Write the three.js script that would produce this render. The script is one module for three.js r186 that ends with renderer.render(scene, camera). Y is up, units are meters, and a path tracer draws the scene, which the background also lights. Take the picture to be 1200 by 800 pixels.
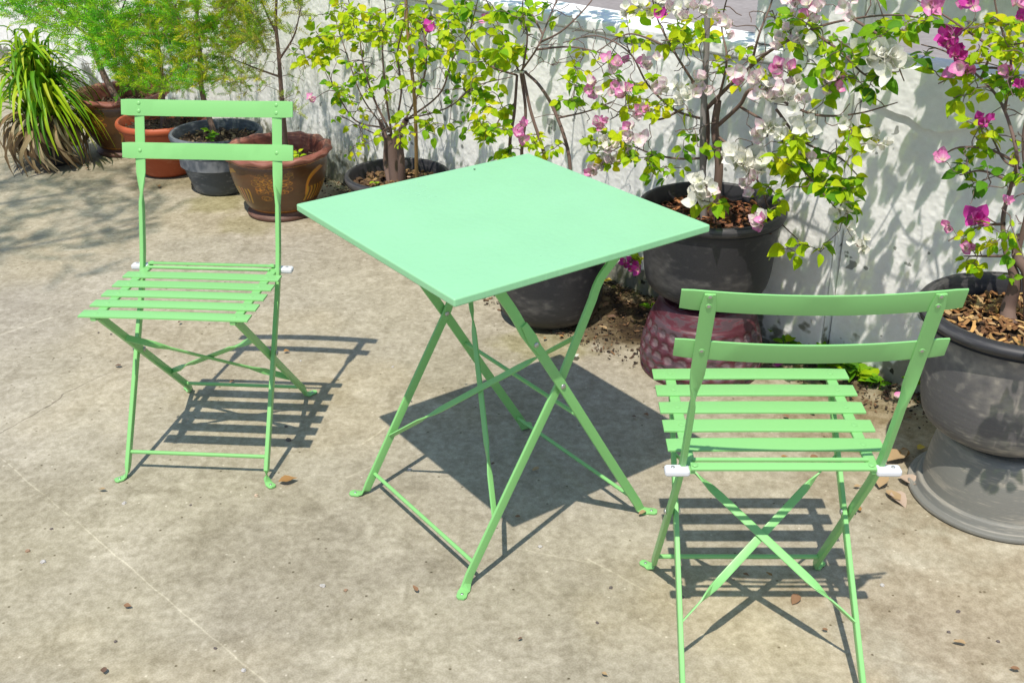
import * as THREE from 'three';
import { RoundedBoxGeometry } from 'three/addons/geometries/RoundedBoxGeometry.js';
import { mergeGeometries, mergeVertices, toCreasedNormals } from 'three/addons/utils/BufferGeometryUtils.js';

// ---------------------------------------------------------------- camera, sky, sun, exposure
const scene = new THREE.Scene();
const PITCH = 0.4613, ROLL = 0.0066, FL = 1297.23, CAMY = 1.462;
const camera = new THREE.PerspectiveCamera(2 * Math.atan(400 / FL) * 180 / Math.PI, 1024 / 682, 0.05, 200);
camera.position.set(0, CAMY, 0);
camera.rotation.order = 'YXZ';
camera.rotation.set(-PITCH, 0, -ROLL);
scene.add(camera);
const renderer = new THREE.WebGLRenderer({ antialias: true });
renderer.setSize(1024, 682);
renderer.toneMapping = THREE.LinearToneMapping;
renderer.toneMappingExposure = 1.07;
renderer.shadowMap.enabled = true;
const SUN = new THREE.Vector3(-0.1402, 1, 0.4661).normalize();
{
  const w = 256, h = 128, d = new Float32Array(w * h * 4), v = new THREE.Vector3();
  for (let j = 0; j < h; j++) for (let i = 0; i < w; i++) {
    const az = ((i + 0.5) / w - 0.5) * 2 * Math.PI, el = ((j + 0.5) / h - 0.5) * Math.PI;
    v.set(Math.cos(el) * Math.cos(az), Math.sin(el), Math.cos(el) * Math.sin(az));
    const y = Math.max(0, v.y), k = Math.pow(1 - y, 3), g = Math.pow(Math.max(0, v.dot(SUN)), 12) * 0.35;
    const o = (j * w + i) * 4;
    d[o] = 0.245 + 0.40 * k + g; d[o + 1] = 0.375 + 0.36 * k + g * 0.97; d[o + 2] = 0.66 + 0.20 * k + g * 0.9; d[o + 3] = 1;
  }
  const t = new THREE.DataTexture(d, w, h, THREE.RGBAFormat, THREE.FloatType);
  t.mapping = THREE.EquirectangularReflectionMapping; t.magFilter = THREE.LinearFilter; t.minFilter = THREE.LinearFilter; t.needsUpdate = true;
  scene.background = t; scene.environment = t;
}
const sun = new THREE.DirectionalLight(new THREE.Color(1, 0.935, 0.83), 4.5);
sun.position.copy(SUN).multiplyScalar(12).add(new THREE.Vector3(0, 0, -2.5));
sun.target.position.set(0, 0, -2.5);
sun.castShadow = true; sun.shadow.mapSize.set(4096, 4096); sun.shadow.bias = -0.0004;
Object.assign(sun.shadow.camera, { left: -6, right: 6, top: 6, bottom: -6, near: 0.5, far: 30 });
scene.add(sun, sun.target);

// ---------------------------------------------------------------- helpers
const V = (x, y, z) => new THREE.Vector3(x, y, z);
function rngOf(seed) { let a = seed >>> 0; return () => { a = (a + 0x6D2B79F5) | 0; let t = Math.imul(a ^ (a >>> 15), 1 | a); t = (t + Math.imul(t ^ (t >>> 7), 61 | t)) ^ t; return ((t ^ (t >>> 14)) >>> 0) / 4294967296; }; }
const lerp = (a, b, t) => a + (b - a) * t, clamp = (x, a = 0, b = 1) => Math.min(b, Math.max(a, x));
const smooth = (a, b, x) => { const t = clamp((x - a) / (b - a)); return t * t * (3 - 2 * t); };
const hash2 = (x, y, s) => { let h = Math.imul(x, 374761393) ^ Math.imul(y, 668265263) ^ Math.imul(s, 974634547); h = Math.imul(h ^ (h >>> 13), 1274126177); return ((h ^ (h >>> 16)) >>> 0) / 4294967296; };
function vnoise(x, y, px, py, s) {               // value noise with period px, py
  const xi = Math.floor(x), yi = Math.floor(y); let fx = x - xi, fy = y - yi; fx = fx * fx * (3 - 2 * fx); fy = fy * fy * (3 - 2 * fy);
  const x0 = ((xi % px) + px) % px, x1 = (x0 + 1) % px, y0 = ((yi % py) + py) % py, y1 = (y0 + 1) % py;
  const a = hash2(x0, y0, s), b = hash2(x1, y0, s), c = hash2(x0, y1, s), d = hash2(x1, y1, s);
  return a + (b - a) * fx + (c - a) * fy + (a - b - c + d) * fx * fy;
}
function fbm(u, v, fx, fy, oct, s) { let r = 0, a = 0.5, n = 0; for (let o = 0; o < oct; o++) { r += a * vnoise(u * fx, v * fy, fx, fy, s + o * 17); n += a; a *= 0.5; fx *= 2; fy *= 2; } return r / n; }
function field(fx, fy, oct, s, n = 512) {           // fbm kept on a grid, wraps round
  const f = new Float32Array(n * n); for (let j = 0; j < n; j++) for (let i = 0; i < n; i++) f[j * n + i] = fbm(i / n, j / n, fx, fy, oct, s);
  return (u, v) => {
    const x = (u - Math.floor(u)) * n, y = (v - Math.floor(v)) * n, xi = x | 0, yi = y | 0, a = x - xi, b = y - yi, x0 = xi % n, x1 = (xi + 1) % n, y0 = (yi % n) * n, y1 = ((yi + 1) % n) * n;
    return (f[y0 + x0] * (1 - a) + f[y0 + x1] * a) * (1 - b) + (f[y1 + x0] * (1 - a) + f[y1 + x1] * a) * b;
  };
}
function tex(w, h, fn, srgb = true) {
  const d = new Uint8Array(w * h * 4);
  for (let j = 0; j < h; j++) for (let i = 0; i < w; i++) { const c = fn((i + 0.5) / w, (j + 0.5) / h, i, j), o = (j * w + i) * 4; d[o] = clamp(c[0], 0, 255); d[o + 1] = clamp(c[1], 0, 255); d[o + 2] = clamp(c[2], 0, 255); d[o + 3] = 255; }
  const t = new THREE.DataTexture(d, w, h); t.wrapS = t.wrapT = THREE.RepeatWrapping; t.magFilter = THREE.LinearFilter; t.minFilter = THREE.LinearMipmapLinearFilter; t.generateMipmaps = true;
  if (srgb) t.colorSpace = THREE.SRGBColorSpace; t.needsUpdate = true; return t;
}
function canvasTex(w, h, draw) { const c = document.createElement('canvas'); c.width = w; c.height = h; draw(c.getContext('2d'), w, h); const t = new THREE.CanvasTexture(c); t.colorSpace = THREE.SRGBColorSpace; t.wrapS = t.wrapT = THREE.RepeatWrapping; return t; }
const std = (o) => new THREE.MeshStandardMaterial({ roughness: 0.8, ...o });
const lin = (r, g, b) => new THREE.Color().setRGB(r, g, b);
const used = {};
function numbered(n) { const k = used[n] ?? 0; used[n] = k + 1; return k ? n + '_' + String(k).padStart(3, '0') : n; }
function thing(name, label, category, group) { const o = new THREE.Group(); o.name = numbered(name); o.userData = { label, category }; if (group) o.userData.group = group; scene.add(o); return o; }
function part(name, geo, mat, parent) { const m = new THREE.Mesh(geo, mat); m.name = name; parent.add(m); return m; }
function tagged(mesh, name, label, category, group, kind) { mesh.name = numbered(name); mesh.userData = { label, category }; if (group) mesh.userData.group = group; if (kind) mesh.userData.kind = kind; scene.add(mesh); return mesh; }

// photograph pixel -> direction; a plane it touches gives the distance
function ray(px, py) {
  const X = (px - 600) / FL, Y = -(py - 400) / FL, cr = Math.cos(ROLL), sr = Math.sin(ROLL), c = Math.cos(PITCH), s = Math.sin(PITCH);
  const x = X * cr + Y * sr, yc = -X * sr + Y * cr; return V(x, yc * c - s, -yc * s - c);
}
function onGround(px, py, h = 0) { const d = ray(px, py); return d.multiplyScalar((h - CAMY) / d.y).add(V(0, CAMY, 0)); }
const WA = V(-0.716, 0, -4.443), WD = V(0.6996, 0, 0.7146), WN = V(-0.7146, 0, 0.6996);   // wall: foot, run, outward side
function atWall(px, py, off) { const d = ray(px, py), p = WA.clone().addScaledVector(WN, off).sub(V(0, CAMY, 0)); return d.multiplyScalar(p.dot(WN) / d.dot(WN)).add(V(0, CAMY, 0)); }
const toWall = (p) => { const q = p.clone().sub(WA); return { s: q.dot(WD), y: p.y, off: q.dot(WN) }; };
function toPx(p) {
  const y = p.y - CAMY, c = Math.cos(PITCH), s = Math.sin(PITCH), yc = y * c - p.z * s, zc = y * s + p.z * c, cr = Math.cos(ROLL), sr = Math.sin(ROLL);
  return [600 + FL * (p.x * cr - yc * sr) / -zc, 400 - FL * (p.x * sr + yc * cr) / -zc];
}

// bar swept along a path: per point a width direction, width and thickness; rounded section
function bar(path, us, ws, ts, { round = 0.35, seg = 12, cap = true } = {}) {
  const n = path.length, pos = [], idx = [], get = (a, i) => Array.isArray(a) ? a[i] : a;
  for (let i = 0; i < n; i++) {
    const T = path[Math.min(i + 1, n - 1)].clone().sub(path[Math.max(i - 1, 0)]).normalize();
    const u = (us.isVector3 ? us : us[i]).clone(); u.addScaledVector(T, -u.dot(T)).normalize();
    const v = T.clone().cross(u), w = get(ws, i) / 2, t = get(ts, i) / 2;
    for (let k = 0; k < seg; k++) {
      const a = (k + 0.5) / seg * 2 * Math.PI, ca = Math.cos(a), sa = Math.sin(a), e = round;
      const cx = Math.sign(ca) * Math.pow(Math.abs(ca), e), cy = Math.sign(sa) * Math.pow(Math.abs(sa), e);
      const p = path[i].clone().addScaledVector(u, cx * w).addScaledVector(v, cy * t); pos.push(p.x, p.y, p.z);
    }
  }
  for (let i = 0; i < n - 1; i++) for (let k = 0; k < seg; k++) { const a = i * seg + k, b = i * seg + (k + 1) % seg, c = a + seg, d = b + seg; idx.push(a, b, c, b, d, c); }
  if (cap) for (const [i, flip] of [[0, 1], [n - 1, 0]]) { const b = i * seg; for (let k = 1; k < seg - 1; k++) flip ? idx.push(b, b + k + 1, b + k) : idx.push(b, b + k, b + k + 1); }
  const g = new THREE.BufferGeometry(); g.setAttribute('position', new THREE.Float32BufferAttribute(pos, 3)); g.setIndex(idx);
  return toCreasedNormals(g, 0.55);
}
function tube(pts, r0, r1, radial = 6, steps = 0) {       // tapered round tube
  const c = new THREE.CatmullRomCurve3(pts), n = steps || Math.max(3, pts.length * 3), P = [];
  for (let i = 0; i <= n; i++) P.push(c.getPoint(i / n));
  const pos = [], nor = [], idx = []; let u = V(0.31, 0.17, 0.93);
  for (let i = 0; i <= n; i++) {
    const T = P[Math.min(i + 1, n)].clone().sub(P[Math.max(i - 1, 0)]).normalize(); u = u.clone().addScaledVector(T, -u.dot(T)).normalize(); const v = T.clone().cross(u), r = lerp(r0, r1, i / n);
    for (let k = 0; k < radial; k++) { const a = k / radial * 2 * Math.PI, d = u.clone().multiplyScalar(Math.cos(a)).addScaledVector(v, Math.sin(a)); pos.push(P[i].x + d.x * r, P[i].y + d.y * r, P[i].z + d.z * r); nor.push(d.x, d.y, d.z); }
  }
  for (let i = 0; i < n; i++) for (let k = 0; k < radial; k++) { const a = i * radial + k, b = i * radial + (k + 1) % radial; idx.push(a, b, a + radial, b, b + radial, a + radial); }
  const g = new THREE.BufferGeometry(); g.setAttribute('position', new THREE.Float32BufferAttribute(pos, 3)); g.setAttribute('normal', new THREE.Float32BufferAttribute(nor, 3)); g.setIndex(idx); g.userData.points = P;
  return g;
}
function lathe(profile, seg = 72) { const g = new THREE.LatheGeometry(profile.map(([r, y]) => new THREE.Vector2(r, y)), seg); return g; }
function boxUV(geo) {                                      // uv in metres by face direction
  const p = geo.attributes.position, n = geo.attributes.normal, uv = new Float32Array(p.count * 2);
  for (let i = 0; i < p.count; i++) { const ax = Math.abs(n.getX(i)), ay = Math.abs(n.getY(i)), az = Math.abs(n.getZ(i)); let u, v; if (az >= ax && az >= ay) { u = p.getX(i); v = p.getY(i); } else if (ax >= ay) { u = p.getZ(i); v = p.getY(i); } else { u = p.getX(i); v = p.getZ(i) + 0.9; } uv[2 * i] = u; uv[2 * i + 1] = v; }
  geo.setAttribute('uv', new THREE.BufferAttribute(uv, 2)); return geo;
}
function box(x0, x1, y0, y1, z0, z1, r = 0.004) { const g = new RoundedBoxGeometry(x1 - x0, y1 - y0, z1 - z0, 2, r); g.translate((x0 + x1) / 2, (y0 + y1) / 2, (z0 + z1) / 2); return boxUV(g); }
function distSeg(x, z, ax, az, bx, bz) { const dx = bx - ax, dz = bz - az, t = clamp(((x - ax) * dx + (z - az) * dz) / (dx * dx + dz * dz)); return [Math.hypot(x - ax - dx * t, z - az - dz * t), t]; }

// ---------------------------------------------------------------- ground
const GX = -2.6, GZ = -5.5, GS = 4.5;
{
  const lines = [   // scratches and cracks, as pixel pairs on the concrete: [from, to, half width m, colour change, wobble]
    [[-20, 520], [330, 815], 0.0013, 30, 0.004], [[690, 655], [806, 716], 0.0022, 22, 0.007], [[590, 640], [690, 658], 0.002, 12, 0.01],
    [[-10, 515], [90, 452], 0.0016, -60, 0.05], [[90, 452], [155, 425], 0.0013, -50, 0.05], [[0, 392], [60, 372], 0.006, 18, 0.02],
    [[425, 520], [452, 500], 0.003, 22, 0.01], [[405, 560], [440, 545], 0.003, 14, 0.01], [[1030, 770], [1110, 790], 0.006, 12, 0.03], [[60, 300], [88, 322], 0.003, 14, 0.02],
  ].map(([a, b, w, c, wob]) => { const p = onGround(...a), q = onGround(...b); return [p.x, p.z, q.x, q.z, w, c, wob]; });
  const spots = [   // [px, py, radius m, r g b change]
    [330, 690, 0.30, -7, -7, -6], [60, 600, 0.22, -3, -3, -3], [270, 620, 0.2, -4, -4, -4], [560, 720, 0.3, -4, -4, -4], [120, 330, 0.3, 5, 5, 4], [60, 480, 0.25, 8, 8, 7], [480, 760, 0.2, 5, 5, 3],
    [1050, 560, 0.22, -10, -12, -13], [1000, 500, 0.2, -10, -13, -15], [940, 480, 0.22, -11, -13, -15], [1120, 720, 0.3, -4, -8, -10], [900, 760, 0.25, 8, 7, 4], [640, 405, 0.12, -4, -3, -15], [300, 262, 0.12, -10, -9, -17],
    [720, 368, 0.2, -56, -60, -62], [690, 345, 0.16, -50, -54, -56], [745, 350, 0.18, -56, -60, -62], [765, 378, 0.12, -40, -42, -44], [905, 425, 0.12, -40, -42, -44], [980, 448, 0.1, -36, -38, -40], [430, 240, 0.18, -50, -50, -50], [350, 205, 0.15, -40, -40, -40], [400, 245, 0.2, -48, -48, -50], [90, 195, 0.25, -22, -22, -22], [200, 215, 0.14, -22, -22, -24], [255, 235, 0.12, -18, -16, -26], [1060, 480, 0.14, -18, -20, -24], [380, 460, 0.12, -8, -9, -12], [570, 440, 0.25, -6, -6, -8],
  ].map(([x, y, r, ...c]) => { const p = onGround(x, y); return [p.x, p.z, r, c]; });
  const F1 = field(5, 5, 5, 3), F2 = field(23, 23, 4, 41), F3 = field(150, 150, 3, 77, 1024), F4 = field(512, 512, 1, 9, 1024), F5 = field(34, 34, 5, 12), F6 = field(40, 40, 5, 91), F7 = field(9, 9, 4, 131), F8 = field(60, 60, 1, 7);
  const FS = field(48, 190, 3, 501, 1024), FT = field(170, 60, 3, 502, 1024);
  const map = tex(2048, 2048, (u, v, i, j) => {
    const x = GX + u * GS, z = GZ + v * GS;
    const a = F1(u, v), b = F2(u, v), c = F3(u, v), g = hash2(i, j, 5), g2 = F4(u, v);
    const blotch = smooth(0.5, 0.68, F5(u + 0.03 * b, v + 0.03 * c)), pale = smooth(0.56, 0.72, F6(u + 0.02 * c, v));
    const scr = (smooth(0.62, 0.72, FS(u + v * 0.35, v)) - smooth(0.62, 0.72, FT(u, v + u * 0.2))) * 6;
    let k = 153 + (a - 0.5) * 12 + (b - 0.5) * 8 + (c - 0.5) * 20 + (g - 0.5) * 22 + (g2 - 0.5) * 25 - blotch * 6 + pale * 6 + scr;
    let R = k + 5, G = k - 3, B = k - 23 - (a - 0.5) * 14;
    const warm = smooth(0.5, 0.75, F7(u, v)); R += warm * 2; B -= warm * 4;
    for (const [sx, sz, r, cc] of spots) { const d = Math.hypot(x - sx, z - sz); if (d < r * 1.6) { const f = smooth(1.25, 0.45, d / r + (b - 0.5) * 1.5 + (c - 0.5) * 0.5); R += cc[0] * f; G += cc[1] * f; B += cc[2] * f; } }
    for (const [ax, az, bx, bz, w, ch, wob] of lines) {
      if (Math.abs(x - (ax + bx) / 2) > Math.abs(ax - bx) / 2 + 0.05 || Math.abs(z - (az + bz) / 2) > Math.abs(az - bz) / 2 + 0.05) continue;
      const wx = (F8(u, v) - 0.5) * wob + (c - 0.5) * wob * 0.7; const [d] = distSeg(x + wx, z - wx, ax, az, bx, bz);
      if (d < w * 3) { const f = smooth(w * 1.5, w * 0.3, d) * smooth(0.3, 0.5, b * 0.5 + g2 * 0.3 + c * 0.25); R += ch * f; G += ch * f; B += ch * f * 0.9; }
    }
    if (hash2(i >> 1, j >> 1, 21) > 0.9982) { const q = hash2(i >> 1, j >> 1, 22) > 0.45 ? -60 : 34; R += q; G += q; B += q; }
    return [R, G, B];
  });
  const F9 = field(60, 60, 3, 3), F10 = field(400, 400, 1, 8, 1024);
  const bump = tex(1024, 1024, (u, v, i, j) => { const k = 255 * (0.18 * F9(u, v) + 0.5 * F10(u, v) + 0.32 * hash2(i, j, 2)); return [k, k, k]; }, false);
  const g = new THREE.PlaneGeometry(60, 60); g.rotateX(-Math.PI / 2); g.translate(0, 0, -2);
  const p = g.attributes.position, uv = g.attributes.uv; for (let i = 0; i < p.count; i++) uv.setXY(i, (p.getX(i) - GX) / GS, (p.getZ(i) - GZ) / GS);
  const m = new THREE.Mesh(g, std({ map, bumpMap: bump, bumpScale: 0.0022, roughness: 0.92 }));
  m.name = 'ground'; m.userData = { kind: 'structure', label: 'worn beige concrete yard with stains and fine cracks', category: 'ground' }; scene.add(m);
}

// ---------------------------------------------------------------- wall
const plasterTex = (seed, streak) => { const F11 = field(6, 3, 5, seed), F12 = field(40, 20, 4, seed + 5), F13 = field(200, 100, 2, seed + 9, 1024), F14 = field(90, 3, 4, seed + 31), F15 = field(55, 28, 4, seed + 71), F16 = field(24, 8, 4, seed + 57); return tex(2048, 1024, (u, v, i, j) => {
  const y = v * 1.25, s = u * 2.5;
  const a = F11(u, v), b = F12(u, v), c = F13(u, v), g = hash2(i, j, seed);
  let k = 238 + (a - 0.5) * 22 + (b - 0.5) * 12 + (c - 0.5) * 10 + (g - 0.5) * 6, R = k, G = k + 1, B = k - 2;
  const dr = F14(u + 0.004 * b, v), drip = smooth(0.55, 0.85, dr) * streak; R -= 70 * drip; G -= 66 * drip; B -= 62 * drip;
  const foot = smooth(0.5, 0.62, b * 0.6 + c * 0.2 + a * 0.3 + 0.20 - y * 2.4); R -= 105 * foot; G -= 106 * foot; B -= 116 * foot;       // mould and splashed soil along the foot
  const chip = smooth(0.80, 0.815, F15(u, v)); R -= 90 * chip; G -= 88 * chip; B -= 90 * chip;
  const rust = smooth(0.86, 0.92, F16(u, v)); R -= 10 * rust; G -= 22 * rust; B -= 44 * rust;
  return [R, G, B];
}); };
const F17 = field(30, 15, 4, 8), F18 = field(180, 90, 2, 18, 1024);
const plasterBump = tex(1024, 512, (u, v, i, j) => { const k = 255 * (0.35 * F17(u, v) + 0.65 * F18(u, v)); return [k, k, k]; }, false);
{
  const wallM = (seed, streak) => { const m = plasterTex(seed, streak), b = plasterBump.clone(); for (const t of [m, b]) t.repeat.set(1 / 2.5, 1 / 1.25); return std({ map: m, bumpMap: b, bumpScale: 0.0032, roughness: 0.85 }); };
  const mL = wallM(100, 0.32), mR = wallM(200, 0.12);
  const w = thing('garden_wall', 'long white plastered garden wall with coping, pillar and open slot', 'wall');
  w.position.copy(WA); w.rotation.y = -Math.atan2(WD.z, WD.x);
  part('wall_panel', box(-7, 2.02, -0.2, 0.80, -0.13, 0, 0.006), mL, w);
  part('coping', box(-7, 1.96, 0.801, 0.842, -0.16, 0.012, 0.01), mR, w);
  part('coping', box(1.965, 2.06, 0.801, 0.838, -0.145, 0.010, 0.01), mR, w);
  part('post', box(1.945, 2.035, 0.843, 1.9, -0.13, -0.03, 0.006), mR, w);
  part('pillar', box(2.075, 2.30, -0.2, 2.0, -0.16, 0.035, 0.012), mR, w);
  part('wall_panel', box(2.302, 5.5, -0.2, 0.765, -0.14, 0, 0.006), mR, w);
  part('beam', box(2.301, 5.5, 0.955, 1.25, -0.14, -0.004, 0.012), mR, w);
  // sill: lip of older render with a ragged lower edge
  const r = rngOf(5), sh = new THREE.Shape(); sh.moveTo(2.303, 0.852); sh.lineTo(5.5, 0.852);
  for (let s = 5.5; s > 2.31; s -= 0.013) sh.lineTo(s, 0.752 + 0.03 * (fbm(s / 3.2, 0.3, 20, 4, 4, 6) - 0.5) * 2 + 0.004 * r() - 0.03 * Math.exp(-Math.pow((s - 2.5) / 0.07, 2)));
  sh.lineTo(2.303, 0.76); sh.closePath();
  const lip = new THREE.ExtrudeGeometry(sh, { depth: 0.142, bevelEnabled: true, bevelSize: 0.004, bevelThickness: 0.004, bevelSegments: 2 }); lip.translate(0, 0, -0.136); boxUV(lip); part('sill', lip, mR, w);
  const gs = new THREE.Mesh(box(-0.018, 0.018, 0, 1.9, -0.02, 0.02, 0.003), std({ color: lin(0.012, 0.012, 0.013), roughness: 0.5 }));
  tagged(gs, 'gate_stile', 'black steel upright in the gap between white post and pillar', 'gate post'); gs.position.copy(WA).addScaledVector(WD, 2.062).addScaledVector(WN, -0.19); gs.rotation.y = w.rotation.y;
}
{ // paved street beyond the wall
  const F19 = field(4, 4, 5, 61), F20 = field(80, 80, 3, 62);
  const map = tex(1024, 1024, (u, v, i, j) => { const k = 132 + (F19(u, v) - 0.5) * 24 + (F20(u, v) - 0.5) * 22 + (hash2(i, j, 63) - 0.5) * 14; return [k + 10, k + 3, k - 2]; });
  map.repeat.set(0.4, 0.4);
  const g = boxUV(new THREE.BoxGeometry(40, 0.02, 14)); const m = new THREE.Mesh(g, std({ map, roughness: 0.9 }));
  m.position.copy(WA).addScaledVector(WN, -7.3); m.position.y = 0.0; m.rotation.y = -Math.atan2(WD.z, WD.x); m.name = 'road'; m.userData = { kind: 'structure', label: 'grey paved street beyond the wall', category: 'road' }; scene.add(m);
}

// ---------------------------------------------------------------- green furniture
const paintBump = tex(256, 256, (u, v) => { const k = 255 * fbm(u, v, 60, 60, 2, 4); return [k, k, k]; }, false);
const green = new THREE.MeshPhysicalMaterial({ color: lin(0.23, 0.54, 0.178), roughness: 0.34 });
const steel = std({ color: lin(0.5, 0.5, 0.48), metalness: 0.9, roughness: 0.4 });
const whitePlastic = std({ color: lin(0.66, 0.68, 0.70), roughness: 0.5 });
const rivetGeo = new THREE.SphereGeometry(1, 12, 6, 0, Math.PI * 2, 0, Math.PI / 2);
const eyeletGeo = new THREE.TorusGeometry(0.8, 0.28, 6, 14); eyeletGeo.rotateX(Math.PI / 2);
function rivet(parent, p, dir, r = 0.0042, mat = green, name = 'rivet', geo = rivetGeo) { const m = part(name, geo, mat, parent); m.position.copy(p); m.quaternion.setFromUnitVectors(V(0, 1, 0), dir.clone().normalize()); m.scale.set(r, r * 0.5, r); return m; }

function buildChair(label, x, z, yaw) {
  const c = thing('folding_chair', label, 'chair', 'matching green folding chairs');
  c.position.set(x, 0, z); c.rotation.y = yaw;
  const T = [0.1133, 0.8127], P = [-0.0168, 0.4243], F = [-0.293, 0.0];
  const upZ = (y) => y >= P[1] ? lerp(P[0], T[0], (y - P[1]) / (T[1] - P[1])) : lerp(F[0], P[0], y / P[1]);
  const nBack = V(0, -(T[0] - P[0]), T[1] - P[1]).normalize();   // normal of the back, to the rear
  for (const s of [-1, 1]) {
    const path = [], us = [], ws = [], ts = [], ys = [];
    for (let i = 0; i <= 34; i++) ys.push(lerp(0.807, 0.028, i / 34));
    for (const [i, y] of ys.entries()) {
      // soften the kink at the seat
      const k = 0.05, yy = y, z0 = Math.abs(yy - P[1]) < k ? (upZ(P[1] + k) * (yy - P[1] + k) + upZ(P[1] - k) * (P[1] + k - yy)) / (2 * k) * 0.5 + upZ(yy) * 0.5 : upZ(yy);
      path.push(V(s * lerp(0.1687, 0.1673, y / 0.8), y, z0)); const tw = smooth(0.655, 0.575, y) * Math.PI / 2;
      us.push(V(Math.cos(tw), 0, Math.sin(tw) * s)); ws.push(lerp(0.0235, 0.0185, smooth(0.66, 0.57, y)) * (i < 1 ? 0.7 : 1)); ts.push(lerp(0.0042, 0.0105, smooth(0.66, 0.55, y)));
    }
    const e = path[path.length - 1], fd = V(s * 0.75, 0, -0.66);
    const add = (p, u, w, t) => { path.push(p); us.push(u); ws.push(w); ts.push(t); };
    add(V(e.x + s * 0.0005, 0.013, e.z - 0.008), V(0, 0.2, 1), 0.0185, 0.007); add(V(e.x + s * 0.006, 0.0045, e.z - 0.014), V(s * 0.3, 0, 1), 0.019, 0.005);
    for (const d of [0.014, 0.026, 0.031]) add(V(e.x, 0.0035, e.z - 0.012).addScaledVector(fd, d), V(s * 0.66, 0, 0.75), d > 0.03 ? 0.011 : 0.0195, 0.0045);
    part('upright', bar(path, us, ws, ts), green, c);
    rivet(c, V(e.x, 0.0058, e.z - 0.012).addScaledVector(fd, 0.019), V(0, 1, 0), 0.0032, steel);
    // rear leg: seat front down to the rear foot
    const A = [-0.31, 0.4370], R = [0.150, 0.0], lp = [], lu = [], lw = [], lt = [];
    const lx = (y) => s * lerp(0.1595, 0.1535, y / 0.44), lz = (y) => lerp(R[0], A[0], y / A[1]);
    for (const y of [0.437, 0.38, 0.3, 0.2, 0.1, 0.03]) { lp.push(V(lx(y), y, lz(y))); lu.push(V(0, 0, 1)); lw.push(0.0185); lt.push(0.0095); }
    const le = lp[lp.length - 1], ld = V(s * 0.75, 0, 0.66), addl = (p, u, w, t) => { lp.push(p); lu.push(u); lw.push(w); lt.push(t); };
    addl(V(le.x, 0.013, le.z + 0.012), V(0, 0.2, 1), 0.0185, 0.007); addl(V(le.x + s * 0.006, 0.0045, le.z + 0.02), V(-s * 0.3, 0, 1), 0.019, 0.005);
    for (const d of [0.014, 0.026, 0.031]) addl(V(le.x, 0.0035, le.z + 0.018).addScaledVector(ld, d), V(-s * 0.66, 0, 0.75), d > 0.03 ? 0.011 : 0.0195, 0.0045);
    part('rear_leg', bar(lp, lu, lw, lt), green, c);
    rivet(c, V(le.x, 0.0058, le.z + 0.018).addScaledVector(ld, 0.019), V(0, 1, 0), 0.0032, steel);
    // seat side rail
    part('side_rail', bar([V(s * 0.155, 0.4405, -0.335), V(s * 0.155, 0.4405, -0.325), V(s * 0.155, 0.4295, -0.01), V(s * 0.155, 0.4292, 0.002)], V(1, 0, 0), [0.012, 0.0195, 0.0195, 0.012], 0.0075), green, c);
    // pivot bolt at the crossing
    rivet(c, V(s * 0.186, 0.4357, -0.004), V(0, 1, 0), 0.0035, steel, 'slider_pin');
    rivet(c, V(s * 0.1758, 0.262, -0.1215), V(s, 0, 0), 0.0065, steel, 'pivot_bolt'); rivet(c, V(s * 0.1505, 0.262, -0.1215), V(-s, 0, 0), 0.0065, steel, 'pivot_bolt');
    // white plastic sliders at the back of the seat
    const sl = part('plastic_slider', new RoundedBoxGeometry(0.043, 0.014, 0.023, 3, 0.0055), whitePlastic, c); sl.position.set(s * 0.1785, 0.4285, -0.004);
  }
  // back rails, bowed to the rear
  for (const yt of [0.8127, 0.7169]) {
    const sg = new THREE.BufferGeometry(), N = 24, rows = []; const path = [], half = 0.2083, h = 0.0385;
    for (let i = 0; i <= N; i++) { const x = lerp(-half, half, i / N), bow = 0.016 * (1 - Math.pow(x / half, 2)); path.push(V(x, yt - h / 2, upZ(yt - h / 2) - 0.0062).addScaledVector(nBack, bow - 0.003)); }
    const w = path.map((_, i) => i === 0 || i === N ? h - 0.003 : h);
    part('back_rail', bar(path, V(0, T[1] - P[1], T[0] - P[0]), w, 0.0034, { round: 0.12 }), green, c);
    const rs = yt > 0.75 ? [0.0095, 0.027] : [0.0195];
    for (const s of [-1, 1]) for (const dy of rs) {
      const y = yt - dy, bow = 0.016 * (1 - Math.pow(0.1673 / half, 2)), p = V(s * 0.1673, y, upZ(y) - 0.0062).addScaledVector(nBack, bow - 0.003);
      rivet(c, p.clone().addScaledVector(nBack, -0.0016), nBack.clone().negate(), 0.0048);
      rivet(c, V(s * 0.1673, y, upZ(y)).addScaledVector(nBack, 0.0022), nBack, 0.005, green, 'eyelet', eyeletGeo).scale.set(0.0044, 0.0036, 0.0044);
      rivet(c, V(s * 0.1673, y, upZ(y)).addScaledVector(nBack, 0.0021), nBack, 0.0032, steel, 'rivet');
    }
  }
  // seat slats with turned-down edges
  for (let i = 0; i < 5; i++) {
    const z0 = lerp(-0.3176, -0.0747, i / 4), y0 = lerp(0.4456, 0.4353, i / 4), N = 10, path = [];
    for (let k = 0; k <= N; k++) { const x = lerp(-0.188, 0.188, k / N); path.push(V(x, y0 + 0.0012 - 0.0012 * Math.pow(x / 0.188, 2), z0)); }
    const top = bar(path, V(0, -0.04, 1), path.map((_, k) => k === 0 || k === N ? 0.0365 : 0.0388), 0.0042, { round: 0.22 });
    part('slat', top, green, c);
    for (const s of [-1, 1]) rivet(c, V(s * 0.155, y0 + 0.0026, z0), V(0, 1, 0), 0.0055).scale.y = 0.0011;
  }
  part('rear_slat', bar([V(-0.156, 0.437, -0.003), V(0.156, 0.437, -0.003)], V(0, -0.25, 1), 0.0175, 0.006, { round: 0.4 }), green, c);
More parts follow.
